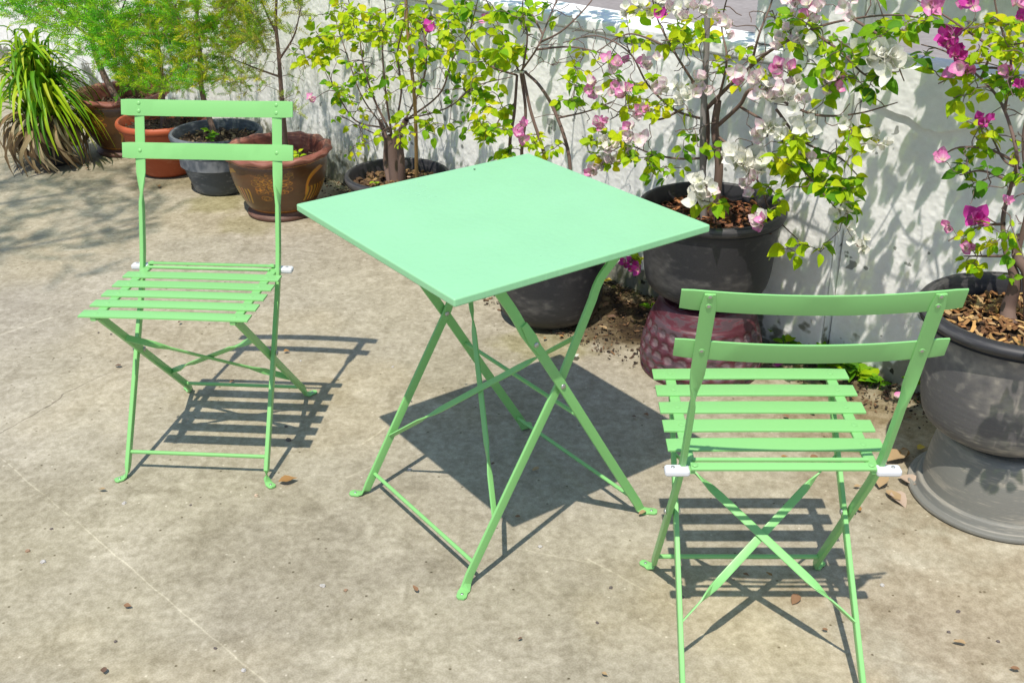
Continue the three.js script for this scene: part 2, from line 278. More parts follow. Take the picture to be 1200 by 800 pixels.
  part('rear_rod', bar([V(-0.15, 0.436, -0.0265), V(0.15, 0.436, -0.0265)], V(0, 0, 1), 0.008, 0.008, { round: 1 }), green, c);
  for (const s of [-1, 1]) rivet(c, V(s * 0.149, 0.4402, -0.004), V(0, 1, 0), 0.006).scale.y = 0.002;
  // crossed braces between the rear legs
  const LZ = (y) => lerp(0.150, -0.31, y / 0.437), nLeg = V(0, 0.439, 0.437).normalize();
  for (const s of [-1, 1]) {
    const a = V(-s * 0.152, 0.335, LZ(0.335)), b = V(s * 0.155, 0.122, LZ(0.122)), flat = b.clone().sub(a).cross(nLeg).normalize(), path = [], us = [], ws = [], ts = [];
    for (let i = 0; i <= 24; i++) { const t = i / 24; path.push(a.clone().lerp(b, t).addScaledVector(nLeg, s * 0.003)); const tw = Math.PI / 2 * (smooth(0.26, 0.10, t) + smooth(0.74, 0.90, t)); us.push(flat.clone().multiplyScalar(Math.cos(tw)).addScaledVector(nLeg, Math.sin(tw))); ws.push(0.0155); ts.push(0.0036); }
    part('cross_brace', bar(path, us, ws, ts, { round: 0.2 }), green, c);
  }
  part('stretcher', bar([V(-0.164, 0.055, upZ(0.055)), V(0.164, 0.055, upZ(0.055))], V(0, 0, 1), 0.0095, 0.0095, { round: 1 }), green, c);
  part('stretcher', bar([V(-0.156, 0.046, LZ(0.046)), V(0.156, 0.046, LZ(0.046))], V(0, 0, 1), 0.0095, 0.0095, { round: 1 }), green, c);
  return c;
}
buildChair('light green folding slat chair standing in the open by the glazed brown pot', -0.7282, -2.4963, 3.0593);
buildChair('light green folding slat chair beside the maroon pot and stacked grey planters', 0.4572, -1.5767, -0.0132);

{ // square folding table
  const t = thing('folding_table', 'square light green metal folding table on crossed legs', 'table');
  t.position.set(-0.0276, 0, -2.1136); t.rotation.y = -0.9492;
  const F21 = field(6, 6, 4, 5), F22 = field(140, 140, 2, 15);
  const map = tex(1024, 1024, (u, v, i, j) => { const a = F21(u, v), g = hash2(i, j, 6); let k = 248 + (a - 0.5) * 8 + (g - 0.5) * 8; const d = smooth(0.76, 0.8, F22(u, v)) * 10 * smooth(0.5, 0.7, a); return [k + d, k, k + d]; });
  const R1 = field(5, 5, 5, 701), R2 = field(60, 9, 3, 702), rough = tex(512, 512, (u, v) => { const k = 255 * (0.72 + (R1(u, v) - 0.5) * 0.5 + (R2(u, v) - 0.5) * 0.2); return [k, k, k]; }, false);
  const topM = new THREE.MeshPhysicalMaterial({ color: lin(0.30, 0.65, 0.345), roughness: 0.46, roughnessMap: rough, map, bumpMap: paintBump, bumpScale: 0.0004 });
  const g = new RoundedBoxGeometry(0.6, 0.016, 0.6, 3, 0.0035); g.translate(0, 0.691, 0);
  const p = g.attributes.position, uv = g.attributes.uv; for (let i = 0; i < p.count; i++) uv.setXY(i, p.getX(i) / 0.6 + 0.5, p.getZ(i) / 0.6 + 0.5);
  part('tabletop', g, topM, t);
  for (const s of [-1, 1]) part('underside_rail', box(s * 0.2 - 0.012, s * 0.2 + 0.012, 0.668, 0.683, -0.24, 0.24, 0.002), green, t);
  const legPath = (pts, xb, s, fz) => {
    const path = [], us = [], ws = [], ts = []; const add = (q, u, w, th) => { path.push(q); us.push(u); ws.push(w); ts.push(th); };
    pts.forEach(([b, y]) => add(V(s * xb, y, b), V(0, 0.3, fz), 0.0205, 0.0065));
    const e = path[path.length - 1], fd = V(s * 0.72, 0, fz * 0.7);
    add(V(e.x + s * 0.001, 0.013, e.z + fz * 0.008), V(0, 0.2, fz), 0.0205, 0.006); add(V(e.x + s * 0.007, 0.0045, e.z + fz * 0.016), V(-s * 0.3, 0, fz), 0.0215, 0.005);
    for (const d of [0.016, 0.03, 0.036]) add(V(e.x, 0.0035, e.z + fz * 0.014).addScaledVector(fd, d), V(-s * 0.7, 0, fz * 0.72), d > 0.032 ? 0.012 : 0.0215, 0.0045);
    rivet(t, V(e.x, 0.0058, e.z + fz * 0.014).addScaledVector(fd, 0.023), V(0, 1, 0), 0.0034, steel);
    return bar(path, us, ws, ts, { round: 0.25 });
  };
  const arc = (a, b, c) => { const o = []; for (let k = 0; k <= 6; k++) { const q = k / 6, i = 1 - q; o.push([i * i * a[0] + 2 * i * q * b[0] + q * q * c[0], i * i * a[1] + 2 * i * q * b[1] + q * q * c[1]]); } return o; };
  const aLeg = [[-0.186, 0.683], [-0.15, 0.652], ...arc([-0.112, 0.617], [-0.092, 0.60], [-0.081, 0.565]), [0, 0.4], [0.12, 0.205], [0.226, 0.03]];
  const bLeg = [[0.176, 0.683], ...arc([0.13, 0.612], [0.11, 0.58], [0.093, 0.545]), [0.055, 0.49], [0, 0.4], [-0.115, 0.205], [-0.220, 0.03]];
  for (const s of [-1, 1]) {
    part('leg', legPath(aLeg, 0.2085, s, 1), green, t); part('leg', legPath(bLeg, 0.2185, s, -1), green, t);
    rivet(t, V(s * 0.222, 0.4, 0), V(s, 0, 0), 0.006, steel, 'pivot_bolt'); rivet(t, V(s * 0.205, 0.4, 0), V(-s, 0, 0), 0.006, steel, 'pivot_bolt');
    // latch plate on the second pair of legs
    part('latch_plate', bar([V(s * 0.2235, 0.565, 0.098), V(s * 0.2235, 0.53, 0.079), V(s * 0.2235, 0.492, 0.056)], V(0, 0.4, 1), [0.014, 0.022, 0.012], 0.004, { round: 0.3 }), green, t);
    rivet(t, V(s * 0.2257, 0.515, 0.07), V(s, 0, 0), 0.006, steel);
  }
  const nA = V(0, 0.242, 0.4).normalize(), zA = (y) => lerp(0.242, 0, y / 0.4);
  for (const s of [-1, 1]) {
    const a = V(-s * 0.204, 0.135, zA(0.135)), b = V(s * 0.204, 0.49, zA(0.49)), flat = b.clone().sub(a).cross(nA).normalize(), path = [], us = [];
    for (let i = 0; i <= 24; i++) { const q = i / 24; path.push(a.clone().lerp(b, q).addScaledVector(nA, s * 0.003)); const tw = Math.PI / 2 * (smooth(0.3, 0.16, q) + smooth(0.72, 0.86, q)); us.push(flat.clone().multiplyScalar(Math.cos(tw)).addScaledVector(nA, Math.sin(tw))); }
    part('cross_brace', bar(path, us, 0.014, 0.0036, { round: 0.2 }), green, t);
  }
  const zB = (y) => lerp(-0.234, 0, y / 0.4);
  part('stretcher', bar([V(-0.205, 0.05, zA(0.05)), V(0.205, 0.05, zA(0.05))], V(0, 0, 1), 0.009, 0.009, { round: 1 }), green, t);
  part('stretcher', bar([V(-0.215, 0.05, zB(0.05)), V(0.215, 0.05, zB(0.05))], V(0, 0, 1), 0.009, 0.009, { round: 1 }), green, t);
  part('crossbar', bar([V(-0.215, 0.305, zB(0.305)), V(0.215, 0.305, zB(0.305))], V(0, 0, 1), 0.009, 0.009, { round: 1 }), green, t);
}

// ---------------------------------------------------------------- pots
const dustMap = (seed, base, dust, amount) => { const A = field(8, 8, 5, seed), B = field(60, 60, 3, seed + 3), C = field(4, 60, 3, seed + 6); return tex(512, 512, (u, v, i, j) => { const k = smooth(0.42, 0.72, A(u, v) * 0.7 + B(u, v) * 0.3) * amount + (C(u, v) - 0.5) * 0.25 * amount + smooth(0.66, 0.8, B(u, v)) * 0.35 * amount, g = (hash2(i, j, seed) - 0.5) * 8; return [0, 1, 2].map((q) => lerp(base[q], dust[q], clamp(k)) + g); }); };
const ribBump = tex(16, 1024, (u, v) => { const k = 128 + 100 * Math.sin(v * 2 * Math.PI * 40); return [k, k, k]; }, false);
const blackM = std({ map: dustMap(300, [44, 44, 47], [86, 84, 82], 0.75), roughness: 0.52 });
const charcoalM = std({ map: dustMap(310, [92, 91, 92], [146, 141, 132], 0.9), roughness: 0.6, bumpMap: ribBump, bumpScale: 0.0002 });
const greyPotM = std({ map: dustMap(320, [120, 120, 114], [154, 149, 137], 0.9), roughness: 0.55, bumpMap: ribBump, bumpScale: 0.0002 });
const slateM = std({ map: dustMap(330, [70, 77, 85], [118, 122, 126], 0.9), roughness: 0.6 });
const terraM = std({ map: dustMap(340, [176, 84, 48], [196, 116, 84], 0.6), roughness: 0.55 });
const rimClayM = std({ map: dustMap(350, [128, 74, 60], [168, 118, 100], 0.9), roughness: 0.6 });
const footM = std({ map: dustMap(355, [82, 54, 42], [128, 96, 80], 0.8), roughness: 0.6 });
const rollRim = (r, h, w = 0.016, t = 0.026) => { const o = []; for (let k = 0; k <= 12; k++) { const a = -Math.PI * 0.55 + k / 12 * Math.PI * 1.3; o.push([r - w * 0.5 + Math.cos(a) * w * 0.62, h - t * 0.5 + Math.sin(a) * t * 0.55]); } return o; };
const soften = (p, n = 28) => { const c = new THREE.SplineCurve(p.map(([r, y]) => new THREE.Vector2(r, y))); return c.getPoints(n).map((q) => [Math.max(0, q.x), q.y]); };
function plasticPot(name, label, x, y, z, rb, rt, h, mat, rimMat = mat, group, rimW = 0.016, bulge = 0) {
  const o = thing(name, label, 'pot', group); o.position.set(x, y, z); const r = rngOf(x * 1000 + 77 | 0); o.rotation.y = r() * 6;
  const rw = rt - rimW * 0.9;
  const prof = [[0.001, 0.002], [rb - 0.02, 0.002], [rb - 0.006, 0.004], [rb, 0.012]]; for (let k = 1; k <= 10; k++) prof.push([lerp(rb, rw, k / 10) + 0.006 * Math.sin(Math.PI * k / 10), lerp(0.012, h - 0.02, k / 10)]);
  if (bulge) { prof.length = 0; prof.push(...soften([[0.001, 0.002], [rb * 0.6, 0.002], [rb * 0.86, 0.004], [rb * 1.01, 0.014], [lerp(rb, rw, 0.56), 0.036], [lerp(rb, rw, 0.80), 0.075], [lerp(rb, rw, 0.92), 0.15], [rw, h - 0.02]], 44)); }
  part('body', lathe(prof, 80), mat, o);
  part('rim', lathe([[rw - 0.001, h - 0.032], [rt - 0.004, h - 0.03], ...rollRim(rt, h, rimW), [rw - 0.005, h - 0.022], [rw - 0.012, h - 0.05], [rw - 0.014, h - 0.13]], 80), rimMat, o);
  return o;
}
plasticPot('plant_pot', 'terracotta orange plastic pot with rolled rim between brown pot and grey pot', -1.476, 0, -4.616, 0.108, 0.190, 0.233, terraM);
plasticPot('plant_pot', 'slate grey plastic pot between the orange pot and the brown dragon pot', -1.190, 0, -4.38, 0.112, 0.185, 0.245, slateM);
plasticPot('plant_pot', 'black plastic pot of the bougainvillea with a bamboo cane, against the wall', -0.397, 0, -3.73, 0.13, 0.183, 0.27, blackM);
plasticPot('plant_pot', 'black plastic pot standing on the ground under the table edge', 0.116, 0, -3.12, 0.123, 0.185, 0.29, blackM, blackM, undefined, 0.016, 0.012);
plasticPot('plant_pot', 'black plastic pot raised on the upturned maroon pot', 0.535, 0.213, -2.80, 0.128, 0.196, 0.262, blackM, blackM, undefined, 0.016, 0.014);
plasticPot('plant_pot', 'large charcoal plastic pot raised on the upturned grey pot', 1.09, 0.170, -2.135, 0.135, 0.212, 0.300, charcoalM, blackM, undefined, 0.029, 0.024);
plasticPot('plant_pot', 'small black plastic pot hidden under the dead leaves of the strap leaved clump', -2.0, 0, -4.74, 0.06, 0.075, 0.14, blackM);

{ // upturned grey pot
  const o = thing('upturned_pot', 'dusty grey plastic pot standing upside down under the charcoal pot', 'pot'); o.position.set(1.122, 0, -2.135); o.rotation.y = 1;
  const prof = [[0.171, 0.030]]; for (let k = 0; k <= 14; k++) prof.push([lerp(0.170, 0.150, k / 14) + 0.003 * Math.sin(Math.PI * k / 14), lerp(0.033, 0.152, k / 14)]); prof.push([0.144, 0.163], [0.132, 0.1685], [0.001, 0.1685]);
  part('body', lathe(prof, 80), greyPotM, o);
  part('flange', lathe([[0.160, 0.001], [0.197, 0.001], [0.200, 0.004], [0.200, 0.012], [0.196, 0.014], [0.186, 0.0115], [0.1825, 0.015], [0.181, 0.028], [0.177, 0.0325], [0.17, 0.032]], 80), greyPotM, o);
}
{ // upturned maroon pot with dimples in a honeycomb
  const o = thing('upturned_pot', 'maroon glazed pot with dimpled honeycomb pattern standing upside down', 'pot'); o.position.set(0.533, 0, -2.785);
  const prof = soften([[0.166, 0.0], [0.170, 0.02], [0.171, 0.05], [0.166, 0.09], [0.156, 0.13], [0.147, 0.158], [0.140, 0.168], [0.136, 0.178], [0.128, 0.198], [0.119, 0.209], [0.10, 0.2125], [0.001, 0.2125]], 110);
  const g = lathe(prof, 240), p = g.attributes.position, uv = g.attributes.uv, NU = 26, RH = 0.031;
  const cell = (u, y) => { let best = 9; for (let r = Math.floor(y / RH) - 1; r <= Math.floor(y / RH) + 1; r++) { const off = (r & 1) * 0.5; const cu = Math.round(u * NU - off) + off, du = (u * NU - cu), dy = (y - (r + 0.5) * RH) / RH; best = Math.min(best, Math.hypot(du, dy * 0.95)); } return best; };
  for (let i = 0; i < p.count; i++) { const x = p.getX(i), y = p.getY(i), z = p.getZ(i), rr = Math.hypot(x, z), u = uv.getX(i); if (y > 0.012 && y < 0.155 && rr > 0.1) { const d = cell(u, y), f = 1 - 0.0055 / rr * (smooth(0.52, 0.15, d) - 0.25 * smooth(0.16, 0.04, d)); p.setX(i, x * f); p.setZ(i, z * f); } uv.setY(i, y / 0.22); }
  g.computeVertexNormals();
  const A = field(7, 7, 5, 401), B = field(50, 50, 3, 402);
  const map = tex(1024, 512, (u, v, i, j) => { const y = v * 0.22, d = y < 0.155 && y > 0.012 ? cell(u, y) : 0.6, a = A(u, v), b = B(u, v); let R = 86 + (a - 0.5) * 60, G = 34 + (a - 0.5) * 30, B2 = 44 + (a - 0.5) * 32;
    const worn = smooth(0.40, 0.20, d + (b - 0.5) * 0.5) * 0.9 + smooth(0.50, 0.66, b * 0.5 + a * 0.6) * 0.75; const star = Math.abs(Math.sin(Math.atan2(d, 0.2) * 9)); const k = clamp(worn); R = lerp(R, 118, k); G = lerp(G, 100, k); B2 = lerp(B2, 102, k);
    const dk = smooth(0.48, 0.62, a * 0.5 + b * 0.5 + (v < 0.1 ? 0.1 : 0)) * 0.6; R = lerp(R, 62, dk); G = lerp(G, 48, dk); B2 = lerp(B2, 54, dk); return [R, G, B2]; });
  part('body', g, new THREE.MeshPhysicalMaterial({ map, roughness: 0.5, clearcoat: 0.12, clearcoatRoughness: 0.35 }), o);
}
// brown glazed pots with ochre dragon ornament and a frilled clay rim
const glazeMap = (seed) => canvasTex(1024, 512, (c, w, h) => {
  const r = rngOf(seed); c.fillStyle = '#573516'; c.fillRect(0, 0, w, h);
  for (let k = 0; k < 2600; k++) { const b = r(); c.fillStyle = `rgba(${70 + b * 60 | 0},${42 + b * 45 | 0},${16 + b * 22 | 0},0.10)`; c.beginPath(); c.ellipse(r() * w, r() * h, 4 + r() * 26, 3 + r() * 12, r() * 3, 0, 7); c.fill(); }
  const band = (y, t, a) => { for (let x = 0; x < w; x += 3) { c.fillStyle = `rgba(${176 + r() * 30 | 0},${116 + r() * 24 | 0},${22 + r() * 20 | 0},${a * (0.6 + 0.4 * r())})`; c.fillRect(x, y + Math.sin(x * 0.05) * 1.5, 4, t * (0.7 + 0.5 * r())); } };
  band(30, 16, 0.75); band(h - 96, 14, 0.75); band(h - 62, 9, 0.55);
  c.lineCap = 'round';
  for (let m = 0; m < 3; m++) {                       // curling ornament: a swept tail with plumes, then scaly cloud work
    const X = m * w / 3; const st = (al) => c.strokeStyle = `rgba(${188 + r() * 34 | 0},${126 + r() * 30 | 0},${20 + r() * 30 | 0},${al})`;
    for (let q = 0; q < 12; q++) { st(0.5); c.lineWidth = 3 + r() * 6; c.beginPath(); c.moveTo(X + 110 + q * 1.5, 100 + q * 2); c.quadraticCurveTo(X + 30 + r() * 12, 130 + q * 3, X + 45 + r() * 10, 250 + r() * 40); c.stroke(); }
    for (let q = 0; q < 8; q++) { st(0.75); c.lineWidth = 5 + r() * 5; c.beginPath(); c.moveTo(X + 52 + q * 17, 230 + r() * 8); c.quadraticCurveTo(X + 62 + q * 17, 250, X + 46 + q * 17, 318 + r() * 20); c.stroke(); }
    for (let q = 0; q < 70; q++) { st(0.45); c.lineWidth = 2 + r() * 3; const x = X + 205 + r() * 125, y = 110 + r() * 190 - (x - X - 205) * 0.25; c.beginPath(); c.arc(x, y, 5 + r() * 12, r() * 6, r() * 6 + 3.4); c.stroke(); }
  }
});
function dragonPot(label, x, z, k, seed, turn) {
  const o = thing('glazed_pot', label, 'pot', 'brown glazed pots with frilled clay rims'); o.position.set(x, 0, z); o.rotation.y = turn;
  const prof = soften([[0.118, 0.028], [0.128, 0.038], [0.150, 0.075], [0.172, 0.125], [0.184, 0.175], [0.188, 0.215], [0.184, 0.236]], 40).map(([r, y]) => [r * k, y * k]);
  const b = lathe(prof, 96), bu = b.attributes.uv; for (let i = 0; i < bu.count; i++) bu.setY(i, bu.getY(i));
  part('body', b, new THREE.MeshPhysicalMaterial({ map: glazeMap(seed), roughness: 0.42, clearcoat: 0.5, clearcoatRoughness: 0.25 }), o);
  part('foot', lathe([[0.001, 0.001], [0.132, 0.001], [0.136, 0.006], [0.134, 0.016], [0.122, 0.022], [0.1215, 0.03], [0.116, 0.031]].map(([r, y]) => [r * k, y * k]), 72), footM, o);
  const rim = lathe(soften([[0.183, 0.234], [0.194, 0.238], [0.206, 0.246], [0.2115, 0.256], [0.207, 0.264], [0.194, 0.265], [0.181, 0.258], [0.174, 0.24], [0.170, 0.15]], 32).map(([r, y]) => [r * k, y * k]), 180), p = rim.attributes.position;
  for (let i = 0; i < p.count; i++) { const X = p.getX(i), Z = p.getZ(i), Y = p.getY(i), r = Math.hypot(X, Z), a = Math.atan2(Z, X), w = smooth(0.188, 0.208, r / k); p.setY(i, Y + w * 0.0045 * k * Math.sin(a * 14) - w * 0.004); const f = 1 + w * 0.012 * Math.sin(a * 14 + 0.8); p.setX(i, X * f); p.setZ(i, Z * f); }
  rim.computeVertexNormals(); part('rim', rim, rimClayM, o);
}
dragonPot('brown glazed dragon pot with frilled rim next to the slate grey pot', -0.891, -4.10, 0.99, 11, 0.5);
dragonPot('brown glazed dragon pot with frilled rim next to the strap leaved clump', -1.755, -4.95, 1.02, 12, 2.0);

// ---------------------------------------------------------------- soil and mulch in the pots
const soilM = std({ map: dustMap(360, [52, 38, 28], [92, 70, 50], 0.9), roughness: 0.95 });
const chipM = std({ color: 0xffffff, roughness: 0.85 });
function chipGeo(seed, kind) {
  const r = rngOf(seed), g = kind === 'clod' ? new THREE.IcosahedronGeometry(0.5, 1) : new THREE.BoxGeometry(1, 0.16, 0.42, 3, 1, 1), p = g.attributes.position;
  for (let i = 0; i < p.count; i++) { const x = p.getX(i), y = p.getY(i), z = p.getZ(i), h = (q) => hash2(Math.round(x * 97), Math.round(z * 89) + Math.round(y * 83), seed * 7 + q) - 0.5; if (kind === 'clod') p.setXYZ(i, x * (1 + h(1) * 0.6), y * (0.75 + h(2) * 0.5), z * (1 + h(3) * 0.6)); else p.setXYZ(i, x + h(1) * 0.25, y + 0.18 * Math.sin(x * 2.6) + h(2) * 0.14, z * (1 - 0.5 * Math.abs(x)) + h(3) * 0.16); }
  g.computeVertexNormals(); return g;
}
function mulch(name, label, cx, cy, cz, R, n, size, cols, kind, seed, hole = 0) {
  const o = new THREE.Group(); o.name = numbered(name); o.userData = { kind: 'stuff', label, category: 'mulch' }; scene.add(o);
  const r = rngOf(seed), disc = new THREE.CircleGeometry(R, 40, 0); disc.rotateX(-Math.PI / 2); const d = part('soil', disc, soilM, o); d.position.set(cx, cy - 0.006, cz);
  for (let v = 0; v < 3; v++) {
    const m = new THREE.InstancedMesh(chipGeo(seed + v, kind), chipM, Math.ceil(n / 3)); m.name = 'chips'; const M = new THREE.Matrix4(), q = new THREE.Quaternion(), e = new THREE.Euler();
    for (let i = 0; i < m.count; i++) {
      const a = r() * 6.283, rr = R * 0.98 * Math.sqrt(r()), s = size * (0.45 + 0.9 * r() * r()); e.set((r() - 0.5) * 1.1, r() * 6.28, (r() - 0.5) * 1.1);
      M.compose(V(cx + Math.cos(a) * rr, cy + (r() * 0.5 + 0.1) * size * 0.5 + 0.012 * (1 - rr / R), cz + Math.sin(a) * rr), q.setFromEuler(e), V(s, s * (kind === 'clod' ? 0.8 : 0.55), s * (0.6 + 0.5 * r()))); m.setMatrixAt(i, M);
      const c = new THREE.Color(cols[Math.floor(r() * cols.length)]); c.multiplyScalar(0.75 + 0.5 * r()); m.setColorAt(i, c);
    }
    o.add(m);
  }
}
const barkCols = ['#7a4a2c', '#5c3520', '#8f5c38', '#4a2c1c', '#a06c44', '#6b4630'];
const dryCols = ['#9a7446', '#b48c52', '#7c5734', '#c2a068', '#6a4a2e', '#8c6238', '#a88a60'];
const clodCols = ['#6b5032', '#7c5f3c', '#4c3824', '#8c7048', '#5a432c'];
mulch('bark_mulch', 'reddish bark chips in the pot on the maroon pot', 0.535, 0.43, -2.80, 0.175, 420, 0.03, barkCols, 'chip', 31);
mulch('bark_mulch', 'tan bark chips and dry leaf pieces in the charcoal pot', 1.095, 0.425, -2.135, 0.18, 460, 0.034, dryCols, 'chip', 41);
mulch('soil_clods', 'brown soil clods in the black pot with bamboo cane', -0.397, 0.225, -3.73, 0.165, 260, 0.028, clodCols, 'clod', 51);
mulch('soil_clods', 'brown soil in the black pot under the table edge', 0.116, 0.245, -3.12, 0.165, 150, 0.028, clodCols, 'clod', 61);
mulch('leaf_mulch', 'dry leaf litter in the frilled pot by the slate grey pot', -0.891, 0.195, -4.10, 0.172, 200, 0.032, ['#7a5a44', '#96765c', '#5c4030', '#80604a'], 'chip', 71);
mulch('leaf_mulch', 'dark leaf litter in the slate grey pot', -1.19, 0.205, -4.38, 0.16, 220, 0.028, ['#4a3a26', '#62503a', '#3a2c1c', '#7a684c'], 'chip', 81);
mulch('leaf_mulch', 'dark leaf litter in the terracotta orange pot', -1.476, 0.195, -4.616, 0.165, 160, 0.028, ['#4a3a26', '#62503a', '#3a2c1c'], 'chip', 91);
mulch('leaf_mulch', 'dark leaf litter in the frilled pot by the strap leaved clump', -1.755, 0.2, -4.95, 0.175, 160, 0.03, ['#4a3a2a', '#62503e', '#3a2c20'], 'chip', 101);
{ // drifts of soil, bark and dead leaves along the foot of the wall
  const o = new THREE.Group(); o.name = 'soil_litter'; o.userData = { kind: 'stuff', label: 'dark soil crumbs and dead leaves heaped along the wall foot', category: 'litter' }; scene.add(o); const r = rngOf(111);
  for (let v = 0; v < 4; v++) {
    const m = new THREE.InstancedMesh(chipGeo(113 + v, v < 2 ? 'clod' : 'chip'), chipM, 1000); m.name = 'crumbs'; const M = new THREE.Matrix4(), q = new THREE.Quaternion(), e = new THREE.Euler();
    for (let i = 0; i < m.count; i++) {
      const zone = r(); let s, off; if (zone < 0.45) { s = 1.2 + r() * 0.75; off = Math.pow(r(), 1.6) * 0.42; } else if (zone < 0.75) { s = -0.35 + r() * 1.4; off = Math.pow(r(), 1.8) * 0.3; } else { s = 1.9 + r() * 1.0; off = Math.pow(r(), 2.2) * 0.16; }
      const k = (v < 2 ? 0.008 : 0.013) * (0.4 + r() * r() * 1.3), p = WA.clone().addScaledVector(WD, s).addScaledVector(WN, off + 0.005); p.y = 0.002 + r() * 0.008 * (off < 0.15 ? 1.6 : 0.6); e.set((r() - 0.5) * 0.8, r() * 6.28, (r() - 0.5) * 0.8);
      M.compose(p, q.setFromEuler(e), V(k, k * 0.6, k * (0.6 + 0.5 * r()))); m.setMatrixAt(i, M); const c = new THREE.Color(['#3a2c1e', '#281e14', '#4a3626', '#6a4e34', '#7a5c3e'][Math.floor(r() * (v < 2 ? 3 : 5))]); m.setColorAt(i, c.multiplyScalar(0.7 + 0.5 * r()));
    }
    o.add(m);
  }
}

// ---------------------------------------------------------------- plants
const VN = field(12, 12, 4, 771), veinMap = tex(128, 128, (u, v) => { const c = Math.abs(v - 0.5) * 2, side = Math.abs(((u * 7 - c * 1.6) % 1 + 1) % 1 - 0.5), k = 242 + (VN(u, v) - 0.5) * 30 + smooth(0.09, 0.02, c) * 20 + smooth(0.10, 0.02, side) * 9 * smooth(1.0, 0.3, c); return [k, k, k * 0.97]; });
const leafOf = (c, o = {}) => new THREE.MeshPhysicalMaterial({ color: c, map: veinMap, roughness: 0.6, specularIntensity: 0.28, transmission: 0.4, thickness: 0, ...o });
const PAL = [lin(0.56, 0.70, 0.005), lin(0.40, 0.60, 0.005), lin(0.22, 0.46, 0.005), lin(0.11, 0.32, 0.005), lin(0.68, 0.68, 0.006), lin(0.07, 0.21, 0.006)];
const leafMats = PAL.map((c) => leafOf(c));
const foliageM = leafOf(0xffffff, { vertexColors: true });
const barkM = std({ map: dustMap(370, [104, 84, 74], [146, 126, 114], 0.9), roughness: 0.9 });
const twigM = std({ color: lin(0.16, 0.11, 0.09), roughness: 0.85 });
const caneM = std({ color: lin(0.28, 0.17, 0.06), roughness: 0.6 });
const greyCaneM = std({ color: lin(0.22, 0.20, 0.19), roughness: 0.85 });
function bladeGeo(seed, wid, fold, curl, rows = 5, tipw = 0.0, shape = 0.75, wave = 0) {     // one leaf, base at 0, along +x, face up
  const r = rngOf(seed), pos = [], idx = [], uv = []; const bend = (r() - 0.5) * 0.25;
  for (let i = 0; i <= rows; i++) {
    const t = i / rows, w = wid / 2 * Math.max(tipw, Math.pow(Math.sin(Math.PI * Math.pow(t, shape)), 0.85)), y = -curl * t * t, zz = bend * Math.sin(t * 3) * 0.2;
    for (const s of [-1, 0, 1]) { pos.push(t, y + Math.abs(s) * fold * w + (s ? wave * Math.sin(t * 9 + s * 1.3 + seed) : 0), zz + s * w); uv.push(t, 0.5 + s * 0.5); }
  }
  for (let i = 0; i < rows; i++) for (const q of [0, 1]) { const a = i * 3 + q, b = a + 1, c = a + 3, d = a + 4; if (i > 0) idx.push(a, b, c); if (i < rows) idx.push(b, d, c); }
  const g = new THREE.BufferGeometry(); g.setAttribute('position', new THREE.Float32BufferAttribute(pos, 3)); g.setAttribute('uv', new THREE.Float32BufferAttribute(uv, 2)); g.setIndex(idx); g.computeVertexNormals(); return g;
}
const leafGeos = [1, 2, 3, 4, 5].map((s) => bladeGeo(s, 0.60 + 0.05 * (s % 3), 0.28 + 0.06 * (s % 2), 0.12 + 0.09 * s / 2));
function orient(dir, nrm) { const x = dir.clone().normalize(), z = x.clone().cross(nrm).normalize(), y = z.clone().cross(x).normalize(); return new THREE.Matrix4().makeBasis(x, y, z); }
// bracts, with dye colours at the vertices
function bractGeo(seed, base, edge, mode) {
  const g = bladeGeo(seed, 0.86, 0.32, -0.28, 6, 0, 0.8, 0.035), p = g.attributes.position, col = [], r = rngOf(seed + 9), a = lin(...base), b = lin(...edge);
  for (let i = 0; i < p.count; i++) { const t = p.getX(i), s = Math.abs(p.getZ(i)) / 0.43; let k = mode === 0 ? 0.25 * r() : mode === 1 ? smooth(0.35, 1.0, t * 0.6 + s * 0.5 + (r() - 0.5) * 0.3) : smooth(0.1, 0.7, t * 0.6 + s * 0.4 + (r() - 0.5) * 0.3); const c = a.clone().lerp(b, k); if (t < 0.2) c.lerp(lin(0.55, 0.62, 0.25), 0.5); col.push(c.r, c.g, c.b); }
  g.setAttribute('color', new THREE.Float32BufferAttribute(col, 3)); return g;
}
const bractM = new THREE.MeshPhysicalMaterial({ color: 0xffffff, vertexColors: true, map: veinMap, roughness: 0.8, transmission: 0.28, thickness: 0 });
const bractKinds = {
  white: [1, 2, 3].map((s) => bractGeo(20 + s, [0.90, 0.89, 0.86], [0.86, 0.84, 0.72], 0)),
  blush: [1, 2, 3].map((s) => bractGeo(30 + s, [0.90, 0.86, 0.85], [0.86, 0.50, 0.68], 1)),
  pink: [1, 2, 3].map((s) => bractGeo(40 + s, [0.88, 0.62, 0.74], [0.84, 0.20, 0.58], 2)),
  magenta: [1, 2, 3].map((s) => bractGeo(50 + s, [0.66, 0.05, 0.42], [0.58, 0.02, 0.44], 0)),
};

